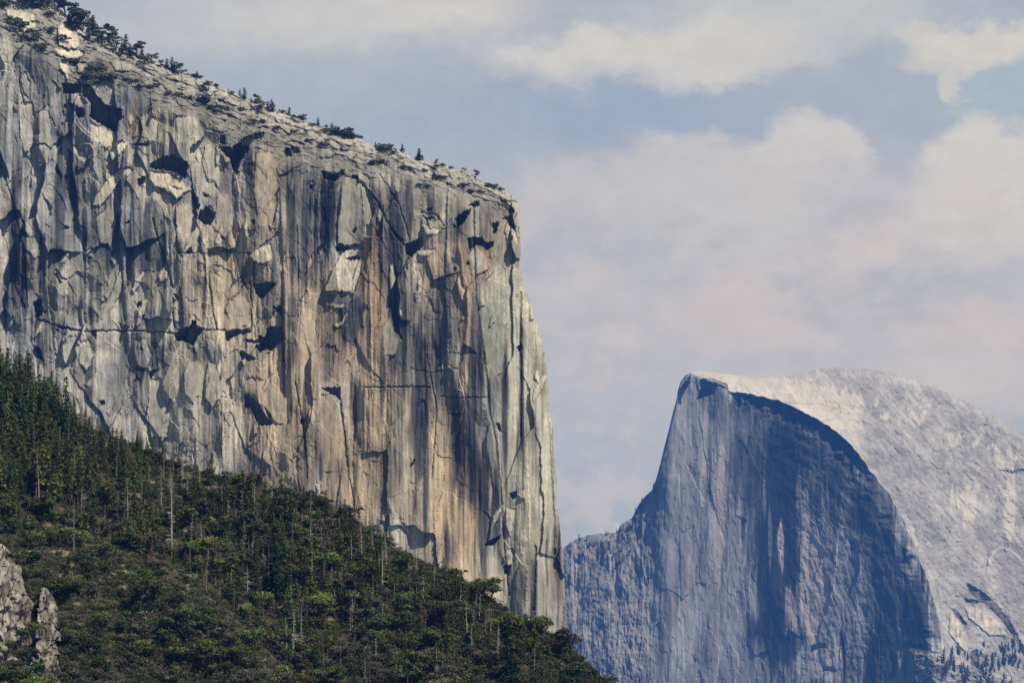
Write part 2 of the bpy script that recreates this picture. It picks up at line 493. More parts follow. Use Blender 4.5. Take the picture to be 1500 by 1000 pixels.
C *= (1 - .48 * ss(-.06, .4, fbm(wx / 34, Y / 150, 3, 79)) * (1 - .5 * ss(.1, .4, big)))[..., None]
C *= np.clip(1 - .66 * ss(.05, .42, st1) * zone - .20 * ss(.1, .6, st2) - .42 * ss(.08, .5, st3) * zone, .14, 1)[..., None]
C *= (1 + .26 * ss(.15, .6, -st1) + .12 * ss(.1, .5, -st2))[..., None]
C *= (1 - .45 * crk * (.5 + .5 * rough))[..., None]
C *= (1 + .30 * fbm(X / 3, Y / 4.5, 3, 75) * (.5 + .5 * rough) + .2 * fbm(X / 10, Y / 14, 3, 76) * rough)[..., None]
Ct = np.ones(C.shape) * np.array([.37, .355, .32]) * (.60 + .38 * ss(50, 8, Y - yT))[..., None]
Ct *= (1 + .35 * (rT - .5) + .3 * (rU - .5) + .22 * fbm(al / 22, ac / 5, 3, 27))[..., None]
Ct = mixc(Ct, (.10, .095, .08), .85 * ss(.05, .38, fbm(al / 14, ac / 6, 3, 28)))
C = C * (1 - on_top[..., None]) + Ct * on_top[..., None]
cl.C = C

# -- roofs and the hollows under them, their shade painted into the colour
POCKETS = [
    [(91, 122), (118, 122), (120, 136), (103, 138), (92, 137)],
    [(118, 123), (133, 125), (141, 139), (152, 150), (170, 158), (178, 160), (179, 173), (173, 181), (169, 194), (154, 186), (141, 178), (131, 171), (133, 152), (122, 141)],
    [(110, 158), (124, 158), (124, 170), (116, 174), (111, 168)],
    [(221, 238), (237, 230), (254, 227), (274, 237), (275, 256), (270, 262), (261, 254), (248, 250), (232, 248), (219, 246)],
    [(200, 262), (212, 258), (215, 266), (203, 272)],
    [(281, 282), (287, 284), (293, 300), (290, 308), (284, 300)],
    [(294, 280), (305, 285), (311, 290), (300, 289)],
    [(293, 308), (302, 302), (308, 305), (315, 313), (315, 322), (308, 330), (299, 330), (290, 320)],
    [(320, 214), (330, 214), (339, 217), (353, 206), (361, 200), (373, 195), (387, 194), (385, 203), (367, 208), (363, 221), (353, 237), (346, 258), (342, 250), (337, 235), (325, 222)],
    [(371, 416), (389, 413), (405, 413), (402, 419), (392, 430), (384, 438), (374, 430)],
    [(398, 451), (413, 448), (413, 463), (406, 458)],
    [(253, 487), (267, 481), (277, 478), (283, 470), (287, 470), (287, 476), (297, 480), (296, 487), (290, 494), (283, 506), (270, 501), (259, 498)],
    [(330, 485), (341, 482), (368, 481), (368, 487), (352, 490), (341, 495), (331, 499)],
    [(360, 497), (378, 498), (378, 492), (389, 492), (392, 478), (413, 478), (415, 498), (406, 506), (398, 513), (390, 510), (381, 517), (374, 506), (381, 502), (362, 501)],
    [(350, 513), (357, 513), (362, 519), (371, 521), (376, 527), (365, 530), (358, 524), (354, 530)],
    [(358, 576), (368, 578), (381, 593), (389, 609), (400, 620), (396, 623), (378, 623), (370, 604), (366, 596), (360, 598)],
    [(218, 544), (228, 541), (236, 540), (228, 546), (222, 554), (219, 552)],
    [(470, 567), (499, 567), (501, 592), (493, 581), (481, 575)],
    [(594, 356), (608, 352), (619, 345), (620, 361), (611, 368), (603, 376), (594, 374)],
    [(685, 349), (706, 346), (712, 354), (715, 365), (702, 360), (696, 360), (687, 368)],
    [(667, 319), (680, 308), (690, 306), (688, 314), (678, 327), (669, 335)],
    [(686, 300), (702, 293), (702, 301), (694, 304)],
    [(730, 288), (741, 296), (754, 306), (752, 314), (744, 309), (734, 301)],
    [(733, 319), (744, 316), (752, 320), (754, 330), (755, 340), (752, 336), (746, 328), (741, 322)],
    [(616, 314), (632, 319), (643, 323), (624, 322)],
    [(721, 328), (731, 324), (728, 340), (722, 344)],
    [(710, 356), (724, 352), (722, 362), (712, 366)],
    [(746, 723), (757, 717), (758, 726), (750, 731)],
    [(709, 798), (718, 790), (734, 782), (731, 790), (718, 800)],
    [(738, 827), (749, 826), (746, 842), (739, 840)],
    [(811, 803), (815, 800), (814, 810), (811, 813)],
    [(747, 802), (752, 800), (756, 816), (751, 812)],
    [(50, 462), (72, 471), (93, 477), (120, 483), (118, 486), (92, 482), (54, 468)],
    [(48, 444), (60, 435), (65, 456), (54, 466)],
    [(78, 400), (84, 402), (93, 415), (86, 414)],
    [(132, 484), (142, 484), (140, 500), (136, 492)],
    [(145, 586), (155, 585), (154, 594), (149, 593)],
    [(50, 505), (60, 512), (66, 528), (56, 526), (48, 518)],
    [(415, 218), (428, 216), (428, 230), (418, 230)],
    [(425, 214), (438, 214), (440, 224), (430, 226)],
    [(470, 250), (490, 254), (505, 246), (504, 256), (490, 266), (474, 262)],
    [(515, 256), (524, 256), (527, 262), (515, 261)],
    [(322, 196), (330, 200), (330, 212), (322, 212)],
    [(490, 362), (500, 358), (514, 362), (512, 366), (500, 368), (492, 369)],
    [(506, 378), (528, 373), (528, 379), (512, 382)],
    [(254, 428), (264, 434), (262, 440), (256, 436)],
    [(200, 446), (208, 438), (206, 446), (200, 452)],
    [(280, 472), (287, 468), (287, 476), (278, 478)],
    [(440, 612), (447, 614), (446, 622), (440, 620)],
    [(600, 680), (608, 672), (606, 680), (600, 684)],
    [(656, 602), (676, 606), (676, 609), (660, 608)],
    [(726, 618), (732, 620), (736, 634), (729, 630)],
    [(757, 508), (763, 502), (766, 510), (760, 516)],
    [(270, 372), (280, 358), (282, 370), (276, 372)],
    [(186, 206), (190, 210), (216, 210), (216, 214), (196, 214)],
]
SLABS = [
    ([(135, 300), (140, 285), (155, 265), (175, 248), (190, 243), (197, 250), (177, 262), (162, 285), (147, 302)], .26, 14, CRM, .8),
    ([(219, 250), (232, 250), (248, 252), (265, 263), (281, 278), (272, 281), (260, 292), (252, 284), (240, 276), (225, 272), (220, 262)], .34, 22, CRM, .9),
    ([(131, 176), (150, 186), (169, 196), (171, 205), (190, 208), (180, 222), (165, 235), (160, 220), (145, 210), (133, 205)], .3, 22, CRM, .85),
    ([(30, 150), (45, 140), (52, 170), (48, 215), (36, 225), (28, 190)], .22, 16, (.50, .475, .42), .75),
    ([(56, 165), (72, 150), (76, 200), (70, 240), (58, 245)], .22, 16, (.52, .48, .42), .75),
    ([(30, 108), (44, 104), (52, 120), (48, 146), (38, 150), (30, 130)], .22, 14, (.48, .45, .39), .75),
    ([(205, 172), (222, 165), (232, 180), (230, 205), (212, 208)], .18, 16, (.54, .52, .43), .7),
    ([(256, 168), (290, 172), (300, 200), (280, 215), (256, 206)], .16, 18, (.52, .50, .42), .65),
    ([(300, 212), (318, 216), (320, 262), (306, 268), (296, 240)], .2, 16, (.55, .52, .44), .65),
    ([(258, 300), (276, 296), (292, 335), (296, 368), (268, 368), (258, 340)], .14, 16, (.56, .52, .42), .7),
    ([(318, 280), (336, 285), (342, 330), (330, 352), (316, 330)], .2, 14, (.50, .46, .37), .6),
    ([(140, 318), (160, 300), (172, 322), (164, 360), (146, 356)], .2, 16, (.50, .48, .41), .6),
    ([(345, 430), (366, 440), (366, 476), (340, 478), (330, 450)], .12, 16, (.54, .48, .38), .6),
    ([(196, 500), (212, 494), (224, 520), (214, 540), (200, 536)], .2, 12, (.46, .45, .42), .6),
    ([(118, 500), (130, 496), (138, 520), (128, 545), (116, 530)], .3, 12, (.56, .53, .46), .75),
    ([(90, 505), (104, 500), (112, 520), (104, 540), (92, 530)], .3, 12, (.56, .53, .46), .75),
    ([(98, 206), (110, 213), (130, 226), (125, 242), (110, 228), (100, 218)], .3, 16, CRM, .75),
    ([(104, 136), (116, 136), (128, 152), (118, 158), (104, 150)], .3, 16, CRM, .6),
    ([(505, 366), (516, 362), (533, 366), (529, 395), (520, 427), (475, 426), (483, 405), (492, 385)], .34, 34, (.56, .53, .45), .9),
    ([(505, 257), (520, 258), (535, 268), (546, 290), (548, 310), (540, 335), (530, 358), (495, 358), (495, 325), (500, 300), (500, 275)], .2, 22, (.40, .39, .335), .75),
    ([(528, 270), (540, 280), (548, 305), (545, 325), (534, 330), (532, 300)], .22, 10, (.48, .445, .35), .7),
    ([(477, 446), (492, 446), (508, 444), (502, 452), (488, 450)], .6, 6, (.55, .52, .46), .9),
    ([(489, 476), (500, 470), (509, 456), (512, 458), (504, 474), (494, 480)], .5, 5, CRM, .8),
    ([(474, 428), (518, 430), (512, 448), (478, 450)], .02, 5, (.16, .165, .18), .85),  # underside of the pale flake: shade painted as a dark patch
    ([(264, 501), (269, 505), (260, 535), (266, 560), (255, 590), (240, 570), (238, 560), (250, 530), (258, 510)], .3, 16, (.43, .40, .33), .7),
    ([(275, 530), (290, 527), (300, 545), (295, 570), (285, 590), (270, 575), (270, 545)], .26, 18, (.44, .42, .35), .75),
    ([(305, 530), (315, 535), (328, 560), (325, 580), (310, 595), (300, 580), (302, 550)], .26, 18, (.44, .42, .35), .75),
    ([(222, 556), (236, 552), (240, 580), (250, 600), (244, 640), (222, 640), (216, 600)], .2, 18, (.42, .40, .35), .7),
    ([(360, 553), (372, 552), (400, 560), (420, 585), (424, 620), (405, 620), (385, 592), (372, 576), (358, 572)], .18, 18, (.42, .37, .28), .6),
    ([(375, 225), (395, 222), (406, 240), (407, 300), (400, 330), (380, 330), (372, 280)], .14, 20, (.48, .41, .31), .8),
    ([(366, 372), (385, 360), (397, 355), (400, 380), (385, 386), (370, 382)], .4, 14, CRM, .85),
    ([(324, 224), (337, 230), (336, 238), (330, 238)], .5, 8, CRM, .9),
    ([(687, 370), (697, 361), (712, 372), (715, 395), (700, 402), (690, 400)], .24, 18, (.45, .435, .38), .8),
    ([(741, 742), (757, 745), (752, 765), (748, 785), (741, 770)], .4, 14, (.55, .52, .44), .9),
    ([(738, 806), (752, 803), (750, 827), (739, 828)], .4, 12, (.55, .52, .44), .9),
    ([(759, 723), (771, 714), (770, 728), (762, 729)], .4, 8, (.55, .52, .44), .9),
    ([(706, 410), (728, 386), (725, 394), (712, 410)], .5, 8, CRM, .9),
    ([(461, 710), (471, 703), (468, 720)], .4, 8, CRM, .9),
    ([(583, 757), (600, 775), (603, 785), (590, 772)], .4, 8, CRM, .8),
    ([(618, 330), (635, 332), (650, 332), (640, 344), (625, 343)], .36, 10, CRM, .8),
    ([(612, 370), (622, 365), (640, 363), (628, 375), (618, 376)], .4, 8, CRM, .85),
    ([(625, 320), (640, 322), (660, 318), (652, 334), (630, 334)], .3, 10, (.42, .39, .32), .7),
    ([(470, 578), (484, 578), (496, 592), (500, 640), (490, 690), (474, 690), (466, 630)], .06, 14, (.40, .33, .235), .75),
    ([(560, 480), (572, 462), (585, 498), (580, 520), (562, 520)], .12, 10, (.43, .40, .32), .7),
    ([(700, 452), (712, 444), (738, 440), (742, 500), (736, 545), (718, 556), (708, 500)], .05, 12, (.36, .37, .31), .8),
    ([(726, 330), (738, 322), (746, 334), (750, 370), (740, 395), (722, 372)], .08, 14, (.39, .345, .275), .75),
    ([(165, 425), (177, 392), (184, 395), (176, 430), (158, 460), (148, 462)], .4, 9, (.42, .40, .34), .75),
    ([(178, 425), (190, 417), (204, 435), (196, 470), (180, 472), (176, 450)], .2, 14, (.34, .33, .29), .6),
    ([(231, 402), (240, 390), (248, 396), (246, 408), (236, 412)], .35, 8, CRM, .85),
    ([(252, 436), (262, 442), (262, 470), (256, 470)], .4, 8, (.46, .44, .37), .8),
    ([(125, 368), (133, 360), (139, 366), (136, 376), (128, 374)], .35, 8, CRM, .8),
    ([(84, 40), (92, 32), (102, 38), (112, 52), (118, 60), (116, 70), (100, 72), (86, 66)], .5, 18, CRM, .85),
    ([(78, 70), (98, 72), (116, 72), (122, 80), (112, 88), (96, 86), (84, 80)], .5, 12, CRM, .85),
    ([(84, 86), (98, 88), (104, 104), (100, 116), (90, 104)], .45, 14, CRM, .8),
    ([(112, 92), (124, 86), (132, 98), (126, 108), (114, 106)], .45, 12, (.42, .39, .34), .8),
    ([(8, 12), (30, 14), (52, 22), (54, 40), (36, 48), (26, 38), (12, 30)], .4, 16, CRM, .75),
    ([(160, 88), (190, 92), (196, 104), (170, 104)], .3, 10, (.42, .40, .36), .7),
]
cl.D[on_top > .8] *= 1.0
for p in SLABS: cl.slab(p[0], p[1], p[2], p[3], p[4])
R_ = random.Random(3)
def blade(x, y, w, h, lean):
    k = 6; pts = []
    for i in range(k):
        t = 2 * math.pi * i / k + R_.uniform(-.3, .3)
        u_, v_ = math.cos(t) * w * R_.uniform(.6, 1.1), math.sin(t) * h * R_.uniform(.7, 1.1)
        pts.append((x + u_ + lean * v_, y + v_))
    return pts
for _ in range(150):
    x = R_.uniform(-120, 800); y = R_.uniform(0, 900)
    if y < float(interp(RIM, x)) + 12 or y > 590 + (x + 150) * .5: continue
    if x > 420 and y > 480 and R_.random() < .6: continue
    w = R_.uniform(1.5, 8); h = w * R_.uniform(1.2, 4.5)
    g = R_.uniform(.9, 1.25)
    cl.slab(blade(x, y, w, h, R_.uniform(-.7, .35)), R_.uniform(.2, .5), 8, (.56 * g, .52 * g, .43 * g), R_.uniform(.35, .85), .6)
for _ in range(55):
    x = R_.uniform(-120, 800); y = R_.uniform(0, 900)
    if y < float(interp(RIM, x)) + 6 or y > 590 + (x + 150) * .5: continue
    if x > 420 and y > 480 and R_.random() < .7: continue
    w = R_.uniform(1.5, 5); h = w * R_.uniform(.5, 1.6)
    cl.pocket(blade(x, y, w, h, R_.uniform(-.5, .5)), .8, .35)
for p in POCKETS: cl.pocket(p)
CRACKS = [([(125, 485), (180, 484), (215, 485), (253, 488)], 1.4, 5), ([(297, 483), (318, 483), (331, 484)], 1.3, 4), ([(305, 400), (309, 430), (312, 460), (318, 482)], 1.3, 5),
          ([(367, 413), (368, 450), (368, 481)], 1.4, 5), ([(413, 440), (414, 500), (416, 530)], 1.2, 4), ([(571, 438), (578, 470), (588, 495)], 1.4, 6),
          ([(499, 590), (505, 640), (508, 682)], 1.3, 6), ([(262, 371), (285, 370), (300, 371), (330, 368), (365, 371)], 1.1, 4), ([(535, 567), (570, 567), (600, 566), (628, 567)], 1.1, 4),
          ([(256, 322), (258, 350), (262, 371)], 1.2, 4), ([(224, 320), (232, 355), (246, 390), (252, 420)], 1.3, 5), ([(435, 330), (437, 400), (436, 470)], .9, 3),
          ([(380, 362), (398, 350), (408, 341)], 1.0, 4), ([(336, 425), (346, 410), (358, 404)], 1.0, 3), ([(340, 440), (350, 428), (358, 414)], 1.0, 3),
          ([(693, 300), (697, 440), (706, 500), (713, 560), (716, 600), (725, 640), (733, 720), (738, 800), (746, 870)], 1.6, 4),
          ([(763, 430), (762, 505), (764, 560), (762, 640)], 1.6, 4), ([(433, 560), (438, 590), (446, 640), (450, 700)], 1.2, 4), ([(646, 580), (690, 582), (712, 581)], 1.0, 3),
          ([(0, 240), (20, 300), (36, 380), (40, 450)], 1.2, 3), ([(785, 800), (783, 850), (782, 900)], 1.6, 4), ([(650, 330), (640, 316), (616, 310)], 1, 4),
          ([(28, 115), (36, 106), (44, 120), (44, 150), (34, 135), (28, 115)], 1, 3), ([(52, 212), (66, 211), (74, 218)], 1.2, 5), ([(522, 262), (550, 290), (570, 330), (592, 360)], 1.3, 4),
          ([(556, 255), (585, 300), (600, 350)], 1.1, 3), ([(805, 620), (808, 700), (814, 790)], 1.0, 2), ([(60, 440), (52, 465), (50, 500)], 1.2, 4), ([(625, 520), (640, 600), (632, 700)], 1, 3),
          ([(670, 540), (640, 545), (600, 540)], .9, 2), ([(508, 682), (520, 740)], 1, 3)]
for p, w, d in CRACKS: cl.crack(p, w, d)
for p, h, rc in [([(412, 330), (416, 430), (416, 545)], 6, 34), ([(546, 560), (543, 430), (548, 330), (560, 262)], 6, 30), ([(258, 330), (262, 400), (270, 482)], 6, 30), ([(600, 380), (604, 520), (612, 700)], -6, 32),
                 ([(655, 300), (652, 430), (656, 560)], 5, 28), ([(330, 690), (326, 610), (332, 520)], 6, 34), ([(468, 560), (472, 640), (468, 720)], -5, 28), ([(180, 240), (176, 340), (186, 480)], 7, 36), ([(100, 180), (104, 300), (96, 460)], -7, 36),
                 ([(565, 780), (560, 660), (566, 560)], 5, 30), ([(640, 830), (636, 720), (642, 600)], 5, 30), ([(30, 420), (34, 260), (28, 120)], 6, 34), ([(300, 480), (306, 430), (302, 372)], 5, 26), ([(215, 640), (220, 560), (214, 492)], 7, 34),
                 ([(496, 420), (490, 330), (498, 258)], 7, 30), ([(380, 700), (384, 640), (378, 560)], 5, 28), ([(780, 900), (776, 760), (770, 620), (772, 470)], 5, 24), ([(520, 740), (518, 660), (524, 590)], -4, 30)]:
    cl.step(p, h, rc)
cl.step([(716, 600), (713, 560), (706, 500), (697, 440), (693, 360)], 6, 26)
cl.step([(738, 800), (733, 720), (725, 640), (716, 600)], 6, 22)

# -- from relief to places
slope = .13 + (1.18 - .13) * on_top
dyr = np.abs(np.diff(Y, axis=0, prepend=Y[:1] + 0))
back = np.cumsum(slope * dyr, axis=0)
ed = E - X
edge_round = 14 * np.clip(1 - ed / 26, 0, 1) ** 2 + 7 * np.clip(1 - ed / 70, 0, 1) ** 2
sky_round = 14 * np.clip(1 - (Y - yT) / 16, 0, 1) ** 2
DY = 5000 + U * (-.16 * (X - 756) + back + edge_round + sky_round - cl.D)
P = at(X, Y, DY)
Cc = cl.C
# right flank and plateau behind the edges, foot below
nb = 14
ext = []
for k in range(1, nb + 1):
    q = P[:, -1].copy(); t = k / nb
    q[:, 0] += -620 * t ** 1.6 - 4 * fbm(P[:, -1, 2] / 30, P[:, -1, 2] * 0 + k, 2, 5) * min(1, t * 4)
    q[:, 1] += 1600 * t ** 2
    ext.append(q)
P = np.concatenate([P, np.stack(ext, 1)], 1)
Cc = np.concatenate([Cc, np.repeat(Cc[:, -1:], nb, 1)], 1)
ext = []
for k in range(1, nb + 1):
    q = P[-1].copy(); t = k / nb
    q[:, 2] -= 2 + 30 * t
    q[:, 1] += 1500 * t ** 2
    ext.append(q)
P = np.concatenate([P, np.stack(ext, 0)], 0)
Cc = np.concatenate([Cc, np.repeat(Cc[-1:], nb, 0)], 0)
q = P[0].copy(); q[:, 2] = -220; q[:, 1] -= 420 + 60 * fbm(P[0][:, 0] / 60, P[0][:, 0] * 0, 3, 9)
P = np.concatenate([q[None], P], 0); Cc = np.concatenate([Cc[:1] * 0 + np.array([.10, .095, .07]), Cc], 0)
q = P[:, 0].copy(); q[:, 0] -= 1500; q[:, 1] += 500
q2 = P[:, 0].copy(); q2[:, 0] -= 300; q2[:, 1] += 60
P = np.concatenate([q[:, None], q2[:, None], P], 1); Cc = np.concatenate([Cc[:, :1], Cc[:, :1], Cc], 1)
cliff = link('cliff_mountain', grid_mesh('cliff_mountain', P, Cc), M_CLIFF)
tag(cliff, 'huge sheer granite cliff with brown and dark water streaks above the wooded hillside', 'cliff', kind='structure')


def cliff_place(px, py):
    """a place on the cliff top under a point of the photograph"""
    d = (X - px) ** 2 + (Y - py) ** 2
    i = np.unravel_index(np.argmin(d), d.shape)
    return P[i[0] + 1, i[1] + 2]


# ================================================================== THE FAR DOME
UD = 13000 * TH / 750
DSKY = [(640, 870), (700, 850), (760, 832), (815, 812), (833, 796), (850, 786), (880, 781), (903, 779), (910, 766), (925, 760), (936, 738), (945, 726), (955, 718), (961, 702), (967, 680),
        (974, 650), (980, 628), (986, 602), (990, 588), (993, 572), (997, 558), (1004, 549), (1012, 545), (1025, 543), (1060, 547), (1100, 552), (1140, 552), (1170, 547), (1200, 540), (1230, 538),
        (1265, 539), (1300, 545), (1340, 557), (1380, 572), (1400, 580), (1430, 595), (1460, 612), (1500, 635), (1560, 675), (1650, 750), (1750, 860)]
DRIM = [(940, 520), (1012, 546), (1040, 558), (1064, 566), (1070, 573), (1100, 578), (1140, 586), (1165, 598), (1190, 610), (1215, 625), (1235, 640), (1255, 662), (1275, 690), (1300, 720), (1320, 755),
        (1340, 800), (1355, 840), (1368, 880), (1378, 920), (1386, 960), (1400, 1200)]
mx, my = 800, 520
xs = np.concatenate([np.linspace(640, 800, 40)[:-1], np.linspace(800, 1000, 230)[:-1], np.linspace(1000, 1540, 500)[:-1], np.linspace(1540, 1750, 34)])
XD = np.repeat(xs[None, :], my, 0)
tD = np.linspace(0, 1, my)[:, None]
skD = interp(DSKY, XD) + 2.0 * fbm(XD / 9, XD * 0 + 2, 3, 90) * (.25 + ss(980, 930, XD)) - 0
YD = 1075 + (skD - 1075) * tD
dm = Sheet(XD, YD, 1.2, 6, 91)
# signed distance from the rim, dome side positive
def signed(pts, X, Y):
    best = np.full(X.shape, 1e9); sg = np.zeros(X.shape)
    for (x0, y0), (x1, y1) in zip(pts[:-1], pts[1:]):
        ex, ey = x1 - x0, y1 - y0
        t = np.clip(((X - x0) * ex + (Y - y0) * ey) / (ex * ex + ey * ey), 0, 1)
        d = (X - x0 - t * ex) ** 2 + (Y - y0 - t * ey) ** 2
        c = ex * (Y - y0) - ey * (X - x0)
        m = d < best
        best = np.where(m, d, best); sg = np.where(m, c, sg)
    return np.sqrt(best) * np.where(sg < 0, 1, -1)

jx = XD + 2.4 * fbm(XD / 14, YD / 14, 3, 92); jy = YD + 2.4 * fbm(XD / 14, YD / 14, 3, 93)
sdr = signed(DRIM, jx, jy)
dome = ss(-.8, .8, sdr)
# face: slope of depth with x steepens to the right
xx = XD - 980
fx = np.where(xx < 0, -.38 * xx, -(.38 * xx + .00066 * xx * xx))
fz = .10 * (1000 - YD)
shoulder = ss(985, 930, XD)
face = fx + fz * (1 + 1.2 * shoulder)
sdc = np.maximum(sdr, 0)
# the rim stands over the face at the top: pull the wall in just beneath it
sdw = sdr + 24 * fbm(XD / 14, YD / 14, 4, 133) * ss(0, -8, sdr)
over = 17 * np.exp(-((sdw + 0) / (10 + 10 * ss(1080, 1150, XD))) ** 2) * ss(0.2, -.2, sdr) * ss(1060, 1100, XD) * ss(1290, 1240, XD)
domeD = sdc * 1.5 + 14 * (1 - np.exp(-sdc / 10))
cham = 22 * ss(600, 720, YD) * (1 + .9 * fbm(YD / 22, XD / 120, 3, 132))
base = face + domeD + 15 * np.clip((sdr + np.maximum(cham, 1)) / np.maximum(cham, 1), 0, 1) * ss(600, 720, YD)
# relief
wdx = XD + 6 * fbm(XD / 30, YD / 60, 3, 94)
rel = 5 * fbm(wdx / 50, YD / 160, 3, 95) + .35 * ridged(wdx / 9, YD / 130, 3, 96) + .6 * fbm(wdx / 10, YD / 60, 3, 126)
rel += ss(1080, 1180, XD) * (1.3 * fbm(sdr / 10 + .4 * fbm(XD / 16, YD / 24, 2, 136), YD / 80, 3, 137) + 1.0 * fbm(XD / 14, YD / 14, 3, 138))
fa, eF, rF = facets(wdx, YD + 8 * fbm(XD / 20, YD / 30, 2, 97), 26, 80, .6, .06, .03, 98); rel += fa
fb, eG, rG = facets(wdx, YD, 5, 14, .15, .07, .05, 99); rel += fb
sh_r = 5 * fbm(XD / 14 + .3 * fbm(XD / 20, YD / 20, 2, 100), YD / 60, 4, 101) + 2.2 * ridged(XD / 7, YD / 40, 3, 102) + 1.6 * fbm(XD / 5, YD / 7, 3, 140) + 6 * fbm(XD / 30, YD / 50, 2, 141)
rel_face = rel * (1 - .5 * shoulder) + sh_r * shoulder * 1.2
# dome sheets: shallow lines curving down to the right
th = np.full(XD.shape, math.radians(50.0))
uc = XD - 1280.0; vc = YD - 660.0
u = uc * np.cos(th) + vc * np.sin(th) + 400; v = -uc * np.sin(th) + vc * np.cos(th) + 400
v2 = v + 5 * fbm(u / 45, v / 25, 3, 103)
lay = v2 / 9 + .6 * fbm(u / 60, v / 30, 2, 104)
sw = lay - np.floor(lay)
shl = sdr / 34 + .9 * fbm(XD / 70, YD / 70, 3, 145) + .12 * fbm(XD / 9, YD / 9, 2, 146)
shf = shl - np.floor(shl)
shp = np.clip(fbm(XD / 55 + np.floor(shl) * 5.1, YD / 55, 2, 147) * 2.4 + .3, 0, 1)
sheet = shf ** 1.5 * shp
rel_dome = 2.0 * fbm(u / 46, v / 9, 4, 131) + .7 * ridged(u / 70, v / 15, 2, 134) + 2.2 * fbm(XD / 40, YD / 34, 4, 135) + sheet * 2.2 + .5 * sw * np.clip(1.4 * fbm(u / 40, np.floor(lay) * 2.3, 2, 105), 0, 1) + .16 * fbm(u / 14, v / 4.5, 3, 106) + .45 * fbm(XD / 6, YD / 5, 3, 127) + facets(u, v2, 20, 7, .5, .05, .12, 107)[0] + 2.5 * fbm(XD / 40, YD / 40, 3, 108)
dm.D = rel_face * (1 - dome) + rel_dome * dome
# colours
CD = np.ones(XD.shape + (3,)) * np.array([.50, .49, .45])
sD1 = fbm(XD / 6 + .6 * fbm(XD / 25, YD / 60, 2, 110), YD / 150, 3, 111); sD2 = fbm(XD / 2.6, YD / 70, 2, 112); sD3 = fbm(wdx / 22, YD / 110, 3, 113)
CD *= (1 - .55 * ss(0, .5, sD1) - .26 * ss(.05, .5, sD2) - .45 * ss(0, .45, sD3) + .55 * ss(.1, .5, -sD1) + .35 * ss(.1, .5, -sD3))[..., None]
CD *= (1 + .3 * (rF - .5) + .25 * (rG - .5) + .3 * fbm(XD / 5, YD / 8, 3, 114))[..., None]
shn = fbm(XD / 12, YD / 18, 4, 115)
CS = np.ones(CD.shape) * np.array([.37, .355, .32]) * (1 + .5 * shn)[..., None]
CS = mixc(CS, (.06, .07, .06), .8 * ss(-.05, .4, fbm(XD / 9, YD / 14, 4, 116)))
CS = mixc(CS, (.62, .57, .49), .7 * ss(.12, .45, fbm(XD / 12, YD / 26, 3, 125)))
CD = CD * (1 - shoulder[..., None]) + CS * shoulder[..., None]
rimst = fbm(sdr / 7 + .5 * fbm(XD / 20, YD / 30, 2, 128), YD / 90 + XD / 200, 3, 129)
near = ss(-260, -60, sdr) * ss(1130, 1200, XD)
CD *= (1 + near * (.55 * ss(.05, .5, rimst) - .5 * ss(.05, .5, -rimst)))[..., None]
dm.C = CD
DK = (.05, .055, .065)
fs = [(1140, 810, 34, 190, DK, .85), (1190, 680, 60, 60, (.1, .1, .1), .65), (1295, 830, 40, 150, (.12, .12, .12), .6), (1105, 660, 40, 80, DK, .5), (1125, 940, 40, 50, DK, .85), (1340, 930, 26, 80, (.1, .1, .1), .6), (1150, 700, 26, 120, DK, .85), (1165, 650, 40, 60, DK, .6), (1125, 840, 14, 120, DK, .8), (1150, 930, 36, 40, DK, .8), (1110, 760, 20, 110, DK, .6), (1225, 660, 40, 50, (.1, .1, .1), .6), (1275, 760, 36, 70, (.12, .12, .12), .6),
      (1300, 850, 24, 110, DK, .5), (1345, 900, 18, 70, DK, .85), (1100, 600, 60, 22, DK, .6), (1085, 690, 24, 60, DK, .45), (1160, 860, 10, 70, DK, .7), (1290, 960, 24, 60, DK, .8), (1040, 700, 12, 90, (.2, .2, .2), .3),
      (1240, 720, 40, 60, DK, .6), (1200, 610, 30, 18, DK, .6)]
for i, w in enumerate(fs): dm.tint(*w, seed=130 + i)  # dark stains; patches under the rim and at right also paint shade
lt = [(1000, 640, 16, 70, (.8, .76, .68), .6), (1030, 660, 8, 80, (.8, .74, .66), .6), (1060, 640, 10, 60, (.72, .68, .6), .5), (985, 760, 12, 100, (.78, .74, .66), .6), (1075, 820, 10, 80, (.74, .68, .6), .5), (1070, 930, 24, 50, (.74, .7, .62), .6), (1005, 920, 14, 60, (.76, .72, .64), .6), (1250, 930, 12, 60, (.6, .54, .5), .7), (1315, 800, 5, 50, (.55, .52, .5), .6), (1262, 850, 6, 60, (.6, .54, .5), .6), (1192, 860, 22, 100, (.80, .66, .58), .95), (1178, 780, 8, 70, (.80, .67, .60), .9), (1144, 800, 5, 36, (.9, .74, .66), .95), (1128, 790, 3, 45, (.5, .45, .42), .7), (1170, 730, 5, 34, (.5, .46, .45), .7),
      (1158, 890, 10, 40, (.8, .66, .6), .8), (1052, 740, 12, 110, (.85, .74, .64), .85), (1008, 760, 16, 130, (.55, .52, .48), .55), (1230, 870, 20, 60, (.48, .44, .42), .7), (1090, 975, 40, 40, (.50, .47, .45), .8),
      (1205, 975, 24, 26, (.85, .74, .66), .9), (1020, 600, 18, 24, (.50, .48, .46), .6), (1080, 620, 30, 22, (.46, .44, .43), .5), (1330, 690, 6, 20, (.5, .5, .48), .4), (1040, 900, 20, 70, (.52, .48, .45), .5),
      (925, 930, 30, 60, (.55, .50, .44), .5), (980, 880, 12, 80, (.55, .5, .46), .5), (842, 850, 6, 50, (.60, .50, .40), .8), (905, 850, 20, 16, (.58, .52, .46), .6), (1120, 730, 3, 40, (.5, .47, .45), .6)]
for i, w in enumerate(lt): dm.tint(*w, seed=160 + i)
CF = dm.C.copy()
